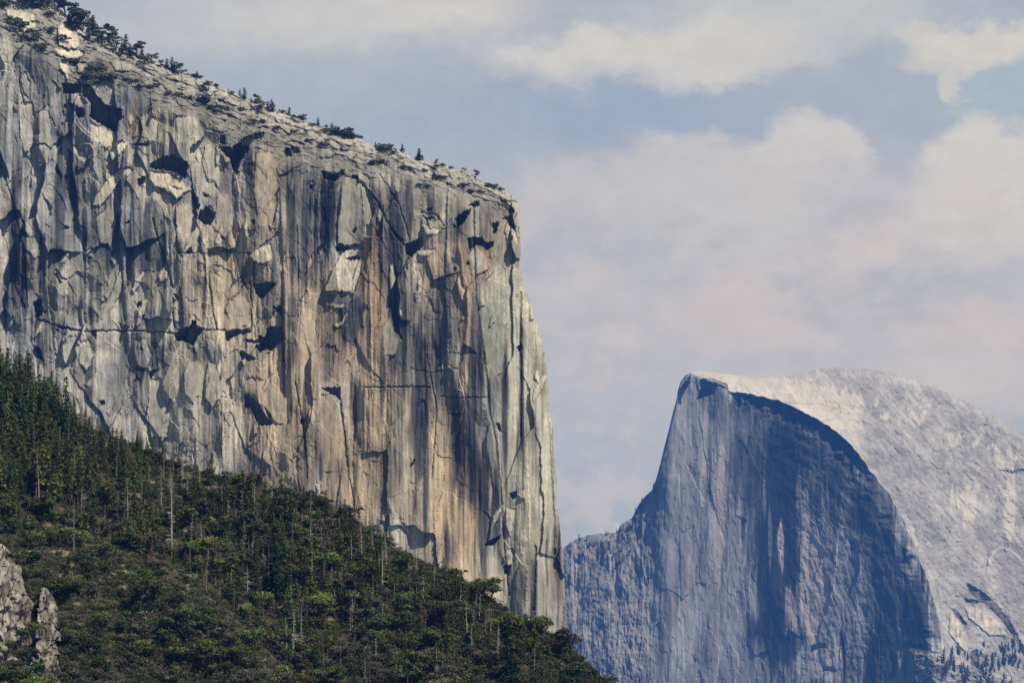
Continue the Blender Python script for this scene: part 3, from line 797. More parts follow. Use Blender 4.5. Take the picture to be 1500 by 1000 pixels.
CDm = np.ones(CD.shape) * np.array([.54, .51, .455])
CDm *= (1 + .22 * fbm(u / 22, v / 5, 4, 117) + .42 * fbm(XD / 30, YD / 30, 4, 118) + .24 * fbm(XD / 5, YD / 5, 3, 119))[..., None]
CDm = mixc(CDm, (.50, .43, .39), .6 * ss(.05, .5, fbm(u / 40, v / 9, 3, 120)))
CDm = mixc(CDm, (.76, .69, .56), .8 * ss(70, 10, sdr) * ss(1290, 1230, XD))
rng_sh = np.clip(.5 + .9 * gn(np.floor(shl) * 3.3 + XD / 90, YD / 90, 148), 0, 1)
lines = ss(.16, .0, sw) * np.clip(fbm(u / 40, np.floor(lay) * 2.3, 2, 105) * 1.6, 0, 1)
CDm *= (1 + .28 * (rng_sh - .5) - .30 * ss(.10, 0, shf) * shp)[..., None]
CDm *= (1 - .12 * lines)[..., None]
dm.C = CDm
for i, w in enumerate([(1298, 608, 8, 5), (1345, 612, 14, 7), (1395, 645, 14, 7), (1432, 646, 9, 6), (1475, 672, 18, 13), (1414, 733, 24, 22), (1420, 770, 10, 40), (1480, 745, 10, 60), (1465, 720, 30, 6), (1450, 652, 6, 4),
                      (1240, 585, 40, 14), (1190, 572, 40, 10), (1240, 612, 22, 14)]):
    dm.tint(*w, (.80, .74, .60), .8, .5, seed=190 + i)
for i, w in enumerate([(1408, 708, 6, 16), (1445, 725, 16, 12), (1320, 655, 5, 14), (1480, 850, 22, 40), (1430, 790, 30, 30)]):
    dm.tint(*w, (.48, .42, .40), .6, .2, seed=210 + i)
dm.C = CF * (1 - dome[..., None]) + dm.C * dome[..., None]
rim_shade = np.exp(-((sdw + 4) / (10 + 12 * ss(1080, 1150, XD))) ** 2) * ss(.2, -.2, sdr) * ss(1055, 1075, XD) * ss(1290, 1250, XD)
dm.C *= (1 - .45 * rim_shade * (.6 + .8 * np.clip(.5 + fbm(XD / 10, YD / 8, 3, 139), 0, 1)))[..., None]  # shadow of the rim painted into the face colour
for p, k in [([(1024, 556), (1040, 553), (1064, 562), (1067, 571), (1050, 566), (1046, 578), (1020, 585), (1026, 570)], .8), ([(993, 572), (1001, 562), (1012, 548), (1008, 566), (999, 580), (997, 594), (992, 590)], .6),
             ([(1415, 852), (1440, 866), (1462, 886), (1480, 910), (1500, 948), (1500, 962), (1484, 932), (1465, 907), (1445, 887), (1420, 868)], .7), ([(1392, 889), (1404, 896), (1418, 914), (1414, 918), (1400, 902)], .7),
             ([(1412, 876), (1440, 880), (1430, 884), (1414, 882)], .6), ([(1188, 944), (1208, 940), (1212, 948), (1196, 950), (1188, 956)], .7), ([(1204, 974), (1222, 976), (1226, 984), (1206, 982)], .7),
             ([(1458, 686), (1480, 690), (1500, 686), (1500, 690), (1480, 694)], .5), ([(1420, 955), (1432, 950), (1436, 985), (1424, 988)], .5)]:
    dm.pocket(p, k, .55)
for p in [[(1250, 632), (1268, 642), (1284, 650)], [(1262, 655), (1275, 668), (1288, 684)], [(1300, 718), (1312, 732), (1330, 738)], [(1316, 742), (1340, 752), (1370, 772), (1395, 785)], [(1325, 768), (1342, 768), (1346, 782)],
          [(1350, 795), (1372, 786), (1390, 786)], [(1352, 806), (1376, 800), (1386, 802)], [(1445, 830), (1448, 808), (1464, 798), (1482, 802), (1497, 818)], [(1200, 618), (1225, 612), (1245, 620)], [(1210, 588), (1250, 594), (1280, 610)],
          [(1305, 722), (1328, 768), (1346, 812), (1362, 850)], [(1110, 700), (1130, 670), (1150, 660)], [(1010, 690), (1030, 730)], [(1330, 758), (1350, 772), (1356, 800)], [(1150, 590), (1200, 592), (1240, 600)], [(1370, 850), (1376, 880), (1382, 910)]]:
    dm.step(p, -2.6, 14); dm.crack(p, 1.0, .7, .72)
dm.crack([(1449, 826), (1453, 811), (1465, 802), (1481, 806), (1495, 820)], 2.2, -2.0, 1.35)
for p in [[(1392, 892), (1402, 904), (1416, 924), (1420, 960), (1404, 944), (1390, 925)], [(1412, 886), (1440, 890), (1462, 908), (1478, 930), (1450, 930), (1420, 905)]]:
    dm.slab(p, .2, 14, (.80, .72, .58), .85, .5)
# broken ledge with trees at lower right
led = signed([(1300, 938), (1340, 950), (1400, 965), (1450, 985), (1560, 1010)], jx, jy) * -1
ledw = ss(-2, 8, led) * ss(1325, 1340, XD)
dm.D += ledw * (8 + facets(XD, YD, 8, 6, 1.8, .4, .4, 121)[0]) * 1.0
lc = np.ones(CD.shape) * np.array([.46, .40, .35]) * (1 + .6 * fbm(XD / 6, YD / 4, 3, 122))[..., None]
lc = mixc(lc, (.05, .06, .05), .8 * ss(.0, .25, fbm(XD / 8, YD / 5, 3, 123)))
dm.C = dm.C * (1 - .85 * ledw[..., None]) + lc * .85 * ledw[..., None]

sky_r = 16 * np.clip(1 - (YD - skD) / 14, 0, 1) ** 2
DYD = 13000 + UD * (base + over + sky_r - dm.D)
PD = at(XD, YD, DYD)
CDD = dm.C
ext = []
for k in range(1, 11):
    q = PD[-1].copy(); t = k / 10
    q[:, 2] -= 6 + 900 * t ** 1.5; q[:, 1] += 2600 * t ** 1.5
    ext.append(q)
PD = np.concatenate([PD, np.stack(ext, 0)], 0); CDD = np.concatenate([CDD, np.repeat(CDD[-1:], 10, 0)], 0)
q = PD[0].copy(); q[:, 2] = -220
PD = np.concatenate([q[None], PD], 0); CDD = np.concatenate([CDD[:1], CDD], 0)
half = link('dome_mountain', grid_mesh('dome_mountain', PD, CDD), M_DOME)
tag(half, 'far granite dome with a sheer blue shadowed face and a pale rounded back', 'mountain', kind='structure')


def dome_place(px, py):
    d = (XD - px) ** 2 + (YD - py) ** 2
    i = np.unravel_index(np.argmin(d), d.shape)
    return PD[i[0] + 1, i[1]]


# ================================================================== THE WOODED HILL
HSKY = [(-300, 360), (-150, 440), (-40, 515), (0, 535), (40, 560), (80, 590), (120, 622), (170, 640), (220, 662), (270, 682), (330, 700), (400, 712), (460, 725), (500, 745), (540, 775), (580, 800), (620, 822), (660, 838),
        (700, 860), (740, 890), (780, 915), (820, 935), (850, 960), (880, 998), (900, 1030), (940, 1085), (1000, 1180)]
hx = np.linspace(-300, 1000, 420)
HX = np.repeat(hx[None, :], 260, 0)
th_ = np.linspace(0, 1, 260)[:, None]
hs_ = interp(HSKY, HX)
HYb = np.maximum(1130, hs_ + 25)
HY = HYb + (hs_ - HYb) * th_
K = .66
SPUR = [(-300, 770), (0, 772), (120, 790), (230, 822), (300, 850), (350, 905), (395, 950), (440, 1000), (480, 1060)]


def hill_depth(px, py):
    px = np.asarray(px, float); py = np.asarray(py, float)
    _, e = ray(px, py)
    n = 26 * fbm(px / 160, py / 150, 3, 140) + 9 * fbm(px / 40, py / 40, 3, 141)
    spur = ss(-10, 60, py - interp(SPUR, px)) * ss(480, 380, px)
    y0 = 2290 + n - 60 * spur + .06 * (px - 400)
    return K * y0 / (K - e)


HD_ = hill_depth(HX, HY)
PH = at(HX, HY, HD_)
hn = fbm(HX / 14, HY / 10, 4, 142)
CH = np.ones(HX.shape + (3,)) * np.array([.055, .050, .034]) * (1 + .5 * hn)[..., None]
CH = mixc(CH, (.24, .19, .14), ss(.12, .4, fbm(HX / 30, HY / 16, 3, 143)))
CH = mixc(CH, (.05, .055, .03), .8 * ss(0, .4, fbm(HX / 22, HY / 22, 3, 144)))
ext = []
for k in range(1, 8):
    q = PH[-1].copy(); t = k / 7
    q[:, 1] += 900 * t; q[:, 2] -= 8 * min(1, t * 3) + 500 * t ** 1.6
    ext.append(q)
PH = np.concatenate([PH, np.stack(ext, 0)], 0); CH = np.concatenate([CH, np.repeat(CH[-1:], 7, 0)], 0)
q = PH[0].copy(); q[:, 2] = np.minimum(q[:, 2] - 120, -220); q[:, 1] -= 250
PH = np.concatenate([q[None], PH], 0); CH = np.concatenate([CH[:1], CH], 0)
hill = link('hill', grid_mesh('hill', PH, CH, True), M_SOIL)
tag(hill, 'steep brown soil hillside under the forest and brush', 'hill', kind='structure')

gx = np.linspace(-30000, 30000, 61); gy = np.linspace(-2000, 60000, 63)
GXX, GYY = np.meshgrid(gx, gy)
PG = np.stack([GXX, GYY, np.full(GXX.shape, -225.0)], -1)
ground = link('ground', grid_mesh('ground', PG, np.ones(PG.shape) * np.array([.06, .075, .04])), M_GROUND)
tag(ground, 'flat green valley floor far below', 'ground', kind='structure')


def hill_place(px, py, sink=.3):
    p = at(np.array(px, float), np.array(py, float), hill_depth(px, py))
    p[2] -= sink
    return p


# ================================================================== PLANTS
def quads(cent, size, nrm=None, seed=0, asp=1.6):
    """small leaf faces: centres (n,3), size (n,), optional facing"""
    r = np.random.RandomState(seed); n = len(cent)
    a = r.normal(size=(n, 3))
    if nrm is not None: a = a * .75 + nrm
    a /= np.linalg.norm(a, axis=1)[:, None] + 1e-9
    b = np.cross(a, r.normal(size=(n, 3))); b /= np.linalg.norm(b, axis=1)[:, None] + 1e-9
    c = np.cross(a, b)
    s = size[:, None]
    w = b * s * .5 * asp; h = c * s * .5
    V = np.stack([cent - w, cent - h * (.6 + .8 * r.rand(n, 1)), cent + w, cent + h * (.6 + .8 * r.rand(n, 1))], 1).reshape(-1, 3)
    F = np.arange(n * 4).reshape(n, 4)
    return V, F


def tube(pts, rad, sides=5):
    pts = np.array(pts, float); n = len(pts)
    V = []; F = []
    for i, p in enumerate(pts):
        d = pts[min(i + 1, n - 1)] - pts[max(i - 1, 0)]; d /= np.linalg.norm(d) + 1e-9
        ref = np.array([1, 0, 0]) if abs(d[0]) < .8 else np.array([0, 1, 0])
        a = np.cross(d, ref); a /= np.linalg.norm(a); b = np.cross(d, a)
        for k in range(sides):
            t = 2 * math.pi * k / sides
            V.append(p + rad[i] * (a * math.cos(t) + b * math.sin(t)))
    for i in range(n - 1):
        for k in range(sides):
            F.append((i * sides + k, i * sides + (k + 1) % sides, (i + 1) * sides + (k + 1) % sides, (i + 1) * sides + k))
    return np.array(V), np.array(F)


def join(parts):
    V = []; F = []; C = []; o = 0
    for v, f, c in parts:
        V.append(v); F.append(f + o); o += len(v)
        C.append(np.broadcast_to(c, (len(v), 3)))
    return np.concatenate(V), np.concatenate(F), np.concatenate(C)


def trunk_mesh(h, r, seed, col=(.11, .085, .065), lean=.02):
    rr = np.random.RandomState(seed)
    n = 7
    pts = [(rr.normal() * lean * h * .2 * (i / n), rr.normal() * lean * h * .2 * (i / n), h * i / (n - 1) - (.8 if i == 0 else 0)) for i in range(n)]
    rad = [r * (1.25 if i == 0 else 1 - .88 * i / (n - 1)) for i in range(n)]
    V, F = tube(pts, rad, 6)
    return raw(bpy.data.meshes.new('trunk'), V, F, np.broadcast_to(col, (len(V), 3)))


def conifer_crown(h, R, seed, col, tip, bare=.15, dens=1.0, power=.8, gaps=.12, leaf=.62):
    r = np.random.RandomState(seed)
    cs = []; sz = []; nr = []; cc = []
    levels = int(h * 1.5 * dens)
    side = r.rand(4) * 6.28
    for i in range(levels):
        t = (i + r.rand()) / levels
        z = h * (bare + (1 - bare) * t)
        L0 = R * (1 - t) ** power * (.72 + .28 * min(1, t * 6)) + .25
        for k in range(6):
            if r.rand() < gaps: continue
            az = r.rand() * 6.283
            L = L0 * (.55 + .55 * r.rand()) * (1 + .22 * math.cos(2 * az + side[0] + t * 5))
            n = max(3, int(L / .42 * dens))
            for j in range(n):
                q = (j + r.rand() * .8) / n
                rad = L * (.15 + .85 * q)
                drop = -.30 * L * q * q + .12 * L * q
                p = (math.cos(az) * rad + r.normal() * .22, math.sin(az) * rad + r.normal() * .22, z + drop + r.normal() * .16)
                cs.append(p); sz.append(leaf * (.7 + .6 * r.rand()) * (1 - .35 * t))
                nr.append((math.cos(az) * .5, math.sin(az) * .5, .8))
                m = q * .75 + .25 * t  # darker inside, lighter at tips and top: lit look put into colour
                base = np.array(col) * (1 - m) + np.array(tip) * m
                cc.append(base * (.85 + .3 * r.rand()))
    cs = np.array(cs); V, F = quads(cs, np.array(sz), np.array(nr), seed)
    return raw(bpy.data.meshes.new('crown'), V, F, np.repeat(np.array(cc), 4, 0))


def oak_crown(h, w, seed, col, tip, n=750, leaf=.55, bare=.22):
    r = np.random.RandomState(seed)
    k = 11
    bc = np.stack([r.normal(size=k) * w * .30, r.normal(size=k) * w * .30, h * (bare + .14 + (.86 - bare) * (.15 + .75 * r.rand(k)))], 1)
    bc[:, :2] *= (1.15 - .55 * (bc[:, 2:] / h) ** 2)
    br = w * (.16 + .14 * r.rand(k))
    i = r.randint(0, k, n)
    d = r.normal(size=(n, 3)); d /= np.linalg.norm(d, axis=1)[:, None]
    d[:, 2] = np.where(d[:, 2] < -.3, -d[:, 2] * .5, d[:, 2])
    rad = br[i] * (.62 + .45 * r.rand(n) ** .6)
    c = bc[i] + d * rad[:, None] * np.array([1, 1, .8])
    lum = np.clip(.35 + .4 * d[:, 2] + .35 * (c[:, 2] / h - .4), 0, 1)[:, None]  # light from above painted in: upper leaves paler
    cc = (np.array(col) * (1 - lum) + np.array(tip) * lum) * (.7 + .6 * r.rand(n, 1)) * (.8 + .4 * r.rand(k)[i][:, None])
    V, F = quads(c, leaf * (.7 + .7 * r.rand(n)), d, seed)
    return raw(bpy.data.meshes.new('crown'), V, F, np.repeat(cc, 4, 0))


def oak_trunk(h, w, seed, col=(.10, .085, .07)):
    r = np.random.RandomState(seed); parts = []
    V, F = tube([(0, 0, -.7), (.05 * w * r.normal(), 0, h * .25), (.08 * w * r.normal(), .05 * w * r.normal(), h * .55)], [.045 * w, .035 * w, .02 * w]); parts.append((V, F, col))
    for k in range(5):
        a = r.rand() * 6.28; z = h * (.12 + .2 * r.rand())
        V, F = tube([(0, 0, z), (math.cos(a) * w * .18, math.sin(a) * w * .18, z + h * .22), (math.cos(a) * w * .32, math.sin(a) * w * .32, z + h * .4)], [.025 * w, .018 * w, .008 * w], 4); parts.append((V, F, col))
    return raw(bpy.data.meshes.new('trunk'), *join(parts))


def snag_meshes(h, r0, seed, col, nb=40, bl=2.2, base_col=None, fork=False):
    r = np.random.RandomState(seed)
    n = 9
    bend = r.normal(size=2) * .012 * h
    f = lambda t: np.array([bend[0] * t * t * 2 + .04 * math.sin(5 * t + seed), bend[1] * t * t * 2, h * t])
    pts = [f(i / (n - 1)) for i in range(n)]; pts[0][2] = -.8
    rad = [r0 * (1.2 - 1.05 * (i / (n - 1)) ** .9) for i in range(n)]
    V, F = tube(pts, rad, 6)
    C = np.repeat(np.array([np.array(col) * (.75 + .5 * r.rand()) for _ in range(n)]), 6, 0)
    if base_col is not None:
        C[:12] = np.array(base_col)
    tr = raw(bpy.data.meshes.new('trunk'), V, F, C)
    parts = []
    for k in range(nb):
        t = .18 + .8 * r.rand()
        p = f(t); a = r.rand() * 6.283
        L = bl * (1.1 - t * .75) * (.25 + .9 * r.rand() ** 1.4)
        d = np.array([math.cos(a), math.sin(a), -.25 + .35 * r.rand()])
        e = p + d * L; m = p + d * L * .5 + np.array([0, 0, .08 * L])
        bw = .085 + .03 * L
        v, ff = tube([p, m, e + np.array([0, 0, -.12 * L])], [bw, bw * .75, bw * .35], 3)
        parts.append((v, ff, np.array(col) * (.6 + .5 * r.rand())))
        for q in range(2):
            s = p + d * L * (.4 + .5 * r.rand()); g = r.normal(size=3) * .35 * L
            v, ff = tube([s, s + g], [bw * .5, bw * .25], 3)
            parts.append((v, ff, np.array(col) * (.6 + .4 * r.rand())))
    return tr, raw(bpy.data.meshes.new('crown'), *join(parts))


def plant(name, meshes, loc, rz, sc, label, cat, group=None):
    """meshes: list of (part name, mesh, material)"""
    o = bpy.data.objects.new(name, None)
    COL.objects.link(o)
    o.empty_display_size = 1
    o.location = loc; o.rotation_euler = (0, 0, rz); o.scale = sc if isinstance(sc, tuple) else (sc, sc, sc)
    tag(o, label, cat, group)
    for pn, me, mt in meshes: link(pn, me, mt, o)
    return o


# kinds ----------------------------------------------------------------
DARK = []; OLIVE = []; BROWN = []
for i in range(6):
    h = 15 + 2 * (i % 3)
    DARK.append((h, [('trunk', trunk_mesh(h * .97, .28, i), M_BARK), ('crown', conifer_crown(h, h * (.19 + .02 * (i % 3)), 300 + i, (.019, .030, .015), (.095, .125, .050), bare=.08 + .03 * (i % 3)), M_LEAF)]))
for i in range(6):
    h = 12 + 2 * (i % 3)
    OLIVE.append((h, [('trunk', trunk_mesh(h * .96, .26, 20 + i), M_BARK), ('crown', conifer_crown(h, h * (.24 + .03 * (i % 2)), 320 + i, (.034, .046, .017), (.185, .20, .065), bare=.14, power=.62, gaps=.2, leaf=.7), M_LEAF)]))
for i in range(3):
    h = 13 + i
    BROWN.append((h, [('trunk', trunk_mesh(h, .24, 40 + i, (.16, .12, .10)), M_BARK), ('crown', conifer_crown(h, h * .15, 340 + i, (.07, .045, .032), (.15, .095, .065), bare=.2, dens=.75, gaps=.45, leaf=.5), M_LEAF)]))
OAK = []
for i in range(8):
    h = 6 + .7 * (i % 3); w = 7.5 + (i % 4)
    col, tp = [((.026, .038, .016), (.115, .15, .055)), ((.034, .042, .024), (.11, .13, .07)), ((.05, .046, .034), (.15, .14, .095)), ((.034, .050, .016), (.17, .195, .06))][i % 4]
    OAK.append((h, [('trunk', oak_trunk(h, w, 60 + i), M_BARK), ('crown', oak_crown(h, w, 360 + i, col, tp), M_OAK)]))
SNAG = []
for i in range(8):
    h = 15 + 2.5 * (i % 4)
    col = [(.38, .35, .32), (.28, .25, .225), (.22, .175, .15), (.46, .43, .39)][i % 4]
    t_, b_ = snag_meshes(h, .19 + .04 * (i % 3), 80 + i, col, 30 + 16 * (i % 3), 2.0 + .8 * (i % 2))
    SNAG.append((h, [('trunk', t_, M_SNAG), ('crown', b_, M_SNAG)]))


def mpp(px, py):                       # metres per photo point on the hill
    return float(hill_depth(px, py)) * TH / 750


placed = []


def free(px, py, d):
    for a, b, c in placed:
        if (a - px) ** 2 + ((b - py) * 1.6) ** 2 < (d + c) ** 2: return False
    return True


AREA = [(230, 'in the tall stand below the left end of the cliff'), (470, 'on the middle of the slope around the tallest dead tree'), (2000, 'on the right slope running down the ridge')]


def put(kind, name, px, py, hpx, label, cat, group=None, wide=1.0, idx=None, d=None):
    if group:
        w = 'in the brush at the lower left' if (py > float(interp(SPUR, px)) and px < 470) else next(t for x, t in AREA if px < x)
        label = label.split(' | ')[0] + ' ' + w; group = group.split(' | ')[0] + ' ' + w
    h, meshes = kind[random.randrange(len(kind)) if idx is None else idx]
    s = hpx * mpp(px, py) / h
    placed.append((px, py, d if d is not None else hpx * .12))
    return plant(name, meshes, hill_place(px, py), random.random() * 6.28, (s * wide, s * wide, s), label, cat, group)


hline = lambda x: float(interp(HSKY, x))

# single trees one can point to
tr_, br_ = snag_meshes(38, .5, 500, (.44, .40, .36), 70, 3.4, base_col=(.15, .10, .08))
big_snag = [(38, [('trunk', tr_, M_SNAG), ('crown', br_, M_SNAG)])]
put(big_snag, 'dead_tree', 251, 816, 122, 'tallest dead tree, pale bare trunk with a reddish base, standing alone mid hillside', 'tree', d=10)
tr_, br_ = snag_meshes(30, .42, 501, (.40, .38, .36), 70, 4.2)
put([(30, [('trunk', tr_, M_SNAG), ('crown', br_, M_SNAG)])], 'dead_tree', 187, 760, 62, 'grey dead tree with short feathery branches left of the tallest dead tree', 'tree', d=6)
hb = 24
bigd = [(hb, [('trunk', trunk_mesh(hb * .97, .4, 70), M_BARK), ('crown', conifer_crown(hb, 5.6, 371, (.010, .020, .011), (.035, .060, .028), bare=.03, dens=1.1, power=.6, gaps=.05, leaf=.75), M_LEAF)])]
put(bigd, 'conifer_tree', 400, 876, 92, 'broad very dark green conifer in the middle of the hillside', 'tree', wide=1.1, d=16)
put(bigd, 'conifer_tree', 745, 1006, 96, 'broad dark conifer rising from the bottom edge near the ridge', 'tree', wide=.85, d=14)
put(DARK, 'conifer_tree', 650, 848, 34, 'pointed dark green conifer standing up from the ridge against the tan cliff', 'tree', idx=0, d=5)
put(DARK, 'conifer_tree', 138, 778, 30, 'small pointed dark cypress shaped conifer among paler green trees', 'tree', idx=1, wide=.8, d=4)

GD = 'dark green conifers'; GO = 'yellow green conifers'; GB = 'thin browned conifers'
GS = 'dead grey trees'; GK = 'round crowned oaks'
LD = 'dark green conifer'
LO = 'loose yellow green conifer'
LB = 'thin browned conifer'
LS = 'bare grey dead tree'
LK = 'low round crowned oak'

nd = no = nb_ = ns = nk = 0
# dense tall forest at upper left
tries = 0
while nd < 95 and tries < 6000:
    tries += 1
    px = random.uniform(-40, 230); top = hline(px)
    py = top + random.random() ** 1.2 * 190 + 2
    if py > 735: continue
    if random.random() > (1.15 - (px + 40) / 300): continue
    hp = random.uniform(44, 80) * (1 if px < 130 else .72)
    if py < top + 25: hp *= .82 if px < 90 else .55
    if not free(px, py, hp * .07): continue
    if random.random() < .33:
        put(OLIVE, 'pine_tree', px, py, hp * .9, LO, 'tree', GO); no += 1
    elif random.random() < .06:
        put(BROWN, 'dying_tree', px, py, hp * .85, LB, 'tree', GB); nb_ += 1
    else:
        put(DARK, 'conifer_tree', px, py, hp, LD, 'tree', GD); nd += 1
tries = 0
while nd + no + nb_ < 470 and tries < 20000:
    tries += 1
    px = random.uniform(-20, 850); top = hline(px)
    py = top + 4 + random.random() * 300
    if py > 1010 or py > float(interp(SPUR, px)) + 10 and px < 430: continue
    hp = random.uniform(26, 58) * (1 if px < 560 else .75)
    if py < top + 20: hp *= .7
    if px < 430 and 690 < py < 780 and random.random() < .2: continue
    if not free(px, py, hp * .085): continue
    q = random.random()
    if q < .50: put(OLIVE, 'pine_tree', px, py, hp * .85, LO, 'tree', GO, wide=1.15); no += 1
    elif q < .80: put(DARK, 'conifer_tree', px, py, hp, LD, 'tree', GD, wide=1.1); nd += 1
    else: put(BROWN, 'dying_tree', px, py, hp, LB, 'tree', GB); nb_ += 1
# dead trees
spots = [(108, 808, 82), (161, 810, 50), (172, 760, 44), (280, 800, 50), (295, 795, 34), (302, 868, 68), (322, 880, 42), (357, 820, 62), (372, 760, 56), (393, 850, 60), (457, 870, 66), (455, 815, 60), (516, 920, 52), (560, 860, 54), (566, 836, 60),
         (530, 830, 70), (600, 862, 46), (620, 880, 40), (636, 862, 44), (684, 930, 52), (686, 880, 40), (718, 950, 60), (765, 925, 50), (780, 936, 44), (648, 975, 34), (590, 905, 44), (500, 870, 44), (441, 950, 66), (443, 905, 46), (343, 895, 46),
         (236, 740, 62), (218, 720, 54), (57, 740, 70), (150, 735, 50), (274, 728, 40), (230, 665, 26), (316, 735, 34), (12, 640, 70), (100, 640, 44), (420, 955, 46), (430, 948, 60), (693, 925, 36), (515, 820, 40), (545, 800, 36), (610, 835, 30)]
for (px, py, hp) in spots:
    put(SNAG, 'dead_tree', px, py, hp, LS, 'tree', GS, d=2); ns += 1
while ns < 185:
    px = random.uniform(0, 830); py = hline(px) + random.uniform(6, 240)
    if py > 1000 or (py > float(interp(SPUR, px)) and px < 430): continue
    put(SNAG, 'dead_tree', px, py, random.uniform(18, 46), LS, 'tree', GS, d=1); ns += 1
# oaks and bushes
tries = 0
while nk < 230 and tries < 12000:
    tries += 1
    px = random.uniform(-20, 895); top = hline(px)
    py = top + 1 + random.random() * (340 if px > 200 else 470)
    if py > 1020: continue
    if px < 300 and py < 740 and random.random() < .8: continue
    if py > float(interp(SPUR, px)) and px < 430 and random.random() < .35: continue
    hp = random.uniform(12, 30)
    if not free(px, py, hp * .28): continue
    put(OAK, 'oak_tree', px, py, hp, LK, 'tree', GK, wide=random.uniform(.95, 1.35), d=hp * .3); nk += 1

# brush that nobody could count covers the slope
bn = 15000
bpx = rng.uniform(-120, 930, bn); bpy_ = interp(HSKY, bpx) + rng.uniform(-1, 1, bn) + np.abs(rng.uniform(0, 1, bn)) * (1050 - interp(HSKY, bpx))
keep = (bpy_ < 1050) & (fbm(bpx / 25, bpy_ / 14, 3, 150) < .14 + .5 * (bpy_ > interp(SPUR, bpx)))
bpx = bpx[keep]; bpy_ = bpy_[keep]; bn = len(bpx)
bp = at(bpx, bpy_, hill_depth(bpx, bpy_))
Cn = fbm(bpx / 40, bpy_ / 25, 3, 151)
pal = np.array([(.030, .040, .017), (.042, .047, .022), (.058, .056, .046), (.022, .032, .016), (.085, .076, .066), (.062, .074, .024)])
pick = rng.choice(6, bn, p=[.27, .2, .18, .2, .07, .08])
k = 46
cr = rng.uniform(.9, 2.3, bn) * np.where(rng.rand(bn) < .25, 1.7, 1)
d = rng.normal(size=(bn, k, 3)); d /= np.linalg.norm(d, axis=2)[..., None]; d[..., 2] = np.abs(d[..., 2])
rad = cr[:, None] * (.55 + .5 * rng.rand(bn, k))
c = bp[:, None, :] + d * rad[..., None] * np.array([1.25, 1.25, .95])
lum = .55 + .75 * d[..., 2] + .35 * rng.rand(bn, k)  # brush painted lighter on upward sides, as if lit from above
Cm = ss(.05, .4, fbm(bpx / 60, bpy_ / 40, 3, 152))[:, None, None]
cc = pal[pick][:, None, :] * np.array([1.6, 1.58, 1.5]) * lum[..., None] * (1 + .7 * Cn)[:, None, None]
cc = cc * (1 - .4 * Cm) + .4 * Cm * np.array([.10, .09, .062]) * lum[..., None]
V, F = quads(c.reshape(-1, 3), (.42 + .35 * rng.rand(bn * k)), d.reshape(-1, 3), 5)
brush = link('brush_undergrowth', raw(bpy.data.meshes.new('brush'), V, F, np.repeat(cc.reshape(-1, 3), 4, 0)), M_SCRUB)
tag(brush, 'low dark green and grey brush covering the hillside between the trees', 'brush', kind='stuff')

# pale rock outcrops at lower left ---------------------------------------
def outcrop(xl, xr, seed, label, Y0, base=(.33, .30, .25)):
    """a broken rock face standing out of the slope: left and right outlines as (row, column) lists"""
    y0, y1 = xl[0][0], xl[-1][0]
    n, m = 330, 150
    t = np.linspace(1, 0, n)[:, None]; sx = np.linspace(0, 1, m)[None, :]
    y = y0 + (y1 - y0) * t + 0 * sx
    jl = facets(y, y * 0 + 2.2, 19, 9, 3.0, .14, 0, seed)[0] + 2 * fbm(y / 5, y * 0 + seed, 3, seed); jr = facets(y, y * 0 + 6.1, 17, 9, 3.2, .14, 0, seed + 1)[0] + 2 * fbm(y / 5, y * 0 + seed + 5, 3, seed + 1)
    L = interp(xl, y) + jl; Rr = interp(xr, y) + jr
    x = L + (Rr - L) * sx
    y = y + 3.5 * gn(x / 5, x * 0 + seed, 2) * np.clip((y - y0) / 12, 0, 1)
    ux = x + .35 * y + 1.5 * fbm(x / 6, y / 6, 2, seed)
    d1 = facets(ux + 4 * gn(x / 9, y / 14, 4), y + 6 * gn(x / 8, y / 12, 5), 12, 34, 5.0, .5, .12, seed + 1)
    d2 = facets(x - .3 * y, y + .2 * x, 5, 12, .9, .35, .25, seed + 2)
    d3 = facets(x, y, 1.9, 2.8, .4, .4, .4, seed + 3)
    clf = ss(.16, 0, d1[1]) * ss(-.35, .15, fbm(x / 9, y / 14, 2, seed + 8))
    rel = 1.1 * d1[0] + .4 * d2[0] + .5 * d3[0] - 4.0 * clf + 7 * fbm(x / 12, y / 34, 3, seed + 4) + 2.6 * fbm(x / 3.5, y / 8, 3, seed + 9)
    edge = np.abs(2 * sx - 1) ** 2 * 7 + 10 * np.clip(1 - (y - y0) / 10, 0, 1) ** 2
    k_ = Y0 * TH / 750
    Yd = Y0 + k_ * (edge - rel + 1.0 * (y1 - y))
    Pp = at(x, y, Yd)
    C = np.ones(Pp.shape) * np.array(base) * (1 + .45 * (d1[2] - .5) + .2 * (d2[2] - .5) + .7 * fbm(x / 5, y / 9, 4, seed))[..., None]
    C = mixc(C, (.085, .08, .065), .92 * ss(-.06, .26, fbm(x / 11 + 3, y / 26, 4, seed + 6)))
    C *= (1 - .6 * clf)[..., None]
    for k in range(1, 4):
        q = Pp[:, -1:].copy() if k == 1 else Pp[:, -1:].copy()
        q[..., 1] += 6 * k; q[..., 0] -= .3 * k
        p0 = Pp[:, :1].copy(); p0[..., 1] += 6 * k; p0[..., 0] += .3 * k
        Pp = np.concatenate([p0, Pp, q], 1); C = np.concatenate([C[:, :1], C, C[:, -1:]], 1)
    q = Pp[-1:].copy(); q[..., 1] += 14; q[..., 2] -= 1.5
    Pp = np.concatenate([Pp, q], 0); C = np.concatenate([C, C[-1:]], 0)
    q = Pp[:1].copy(); q[..., 2] -= 60
    Pp = np.concatenate([q, Pp], 0); C = np.concatenate([C[:1], C], 0)
    o = link('rock_outcrop', grid_mesh('rock_outcrop', Pp, C), M_OUTCROP)
    return tag(o, label, 'rock')


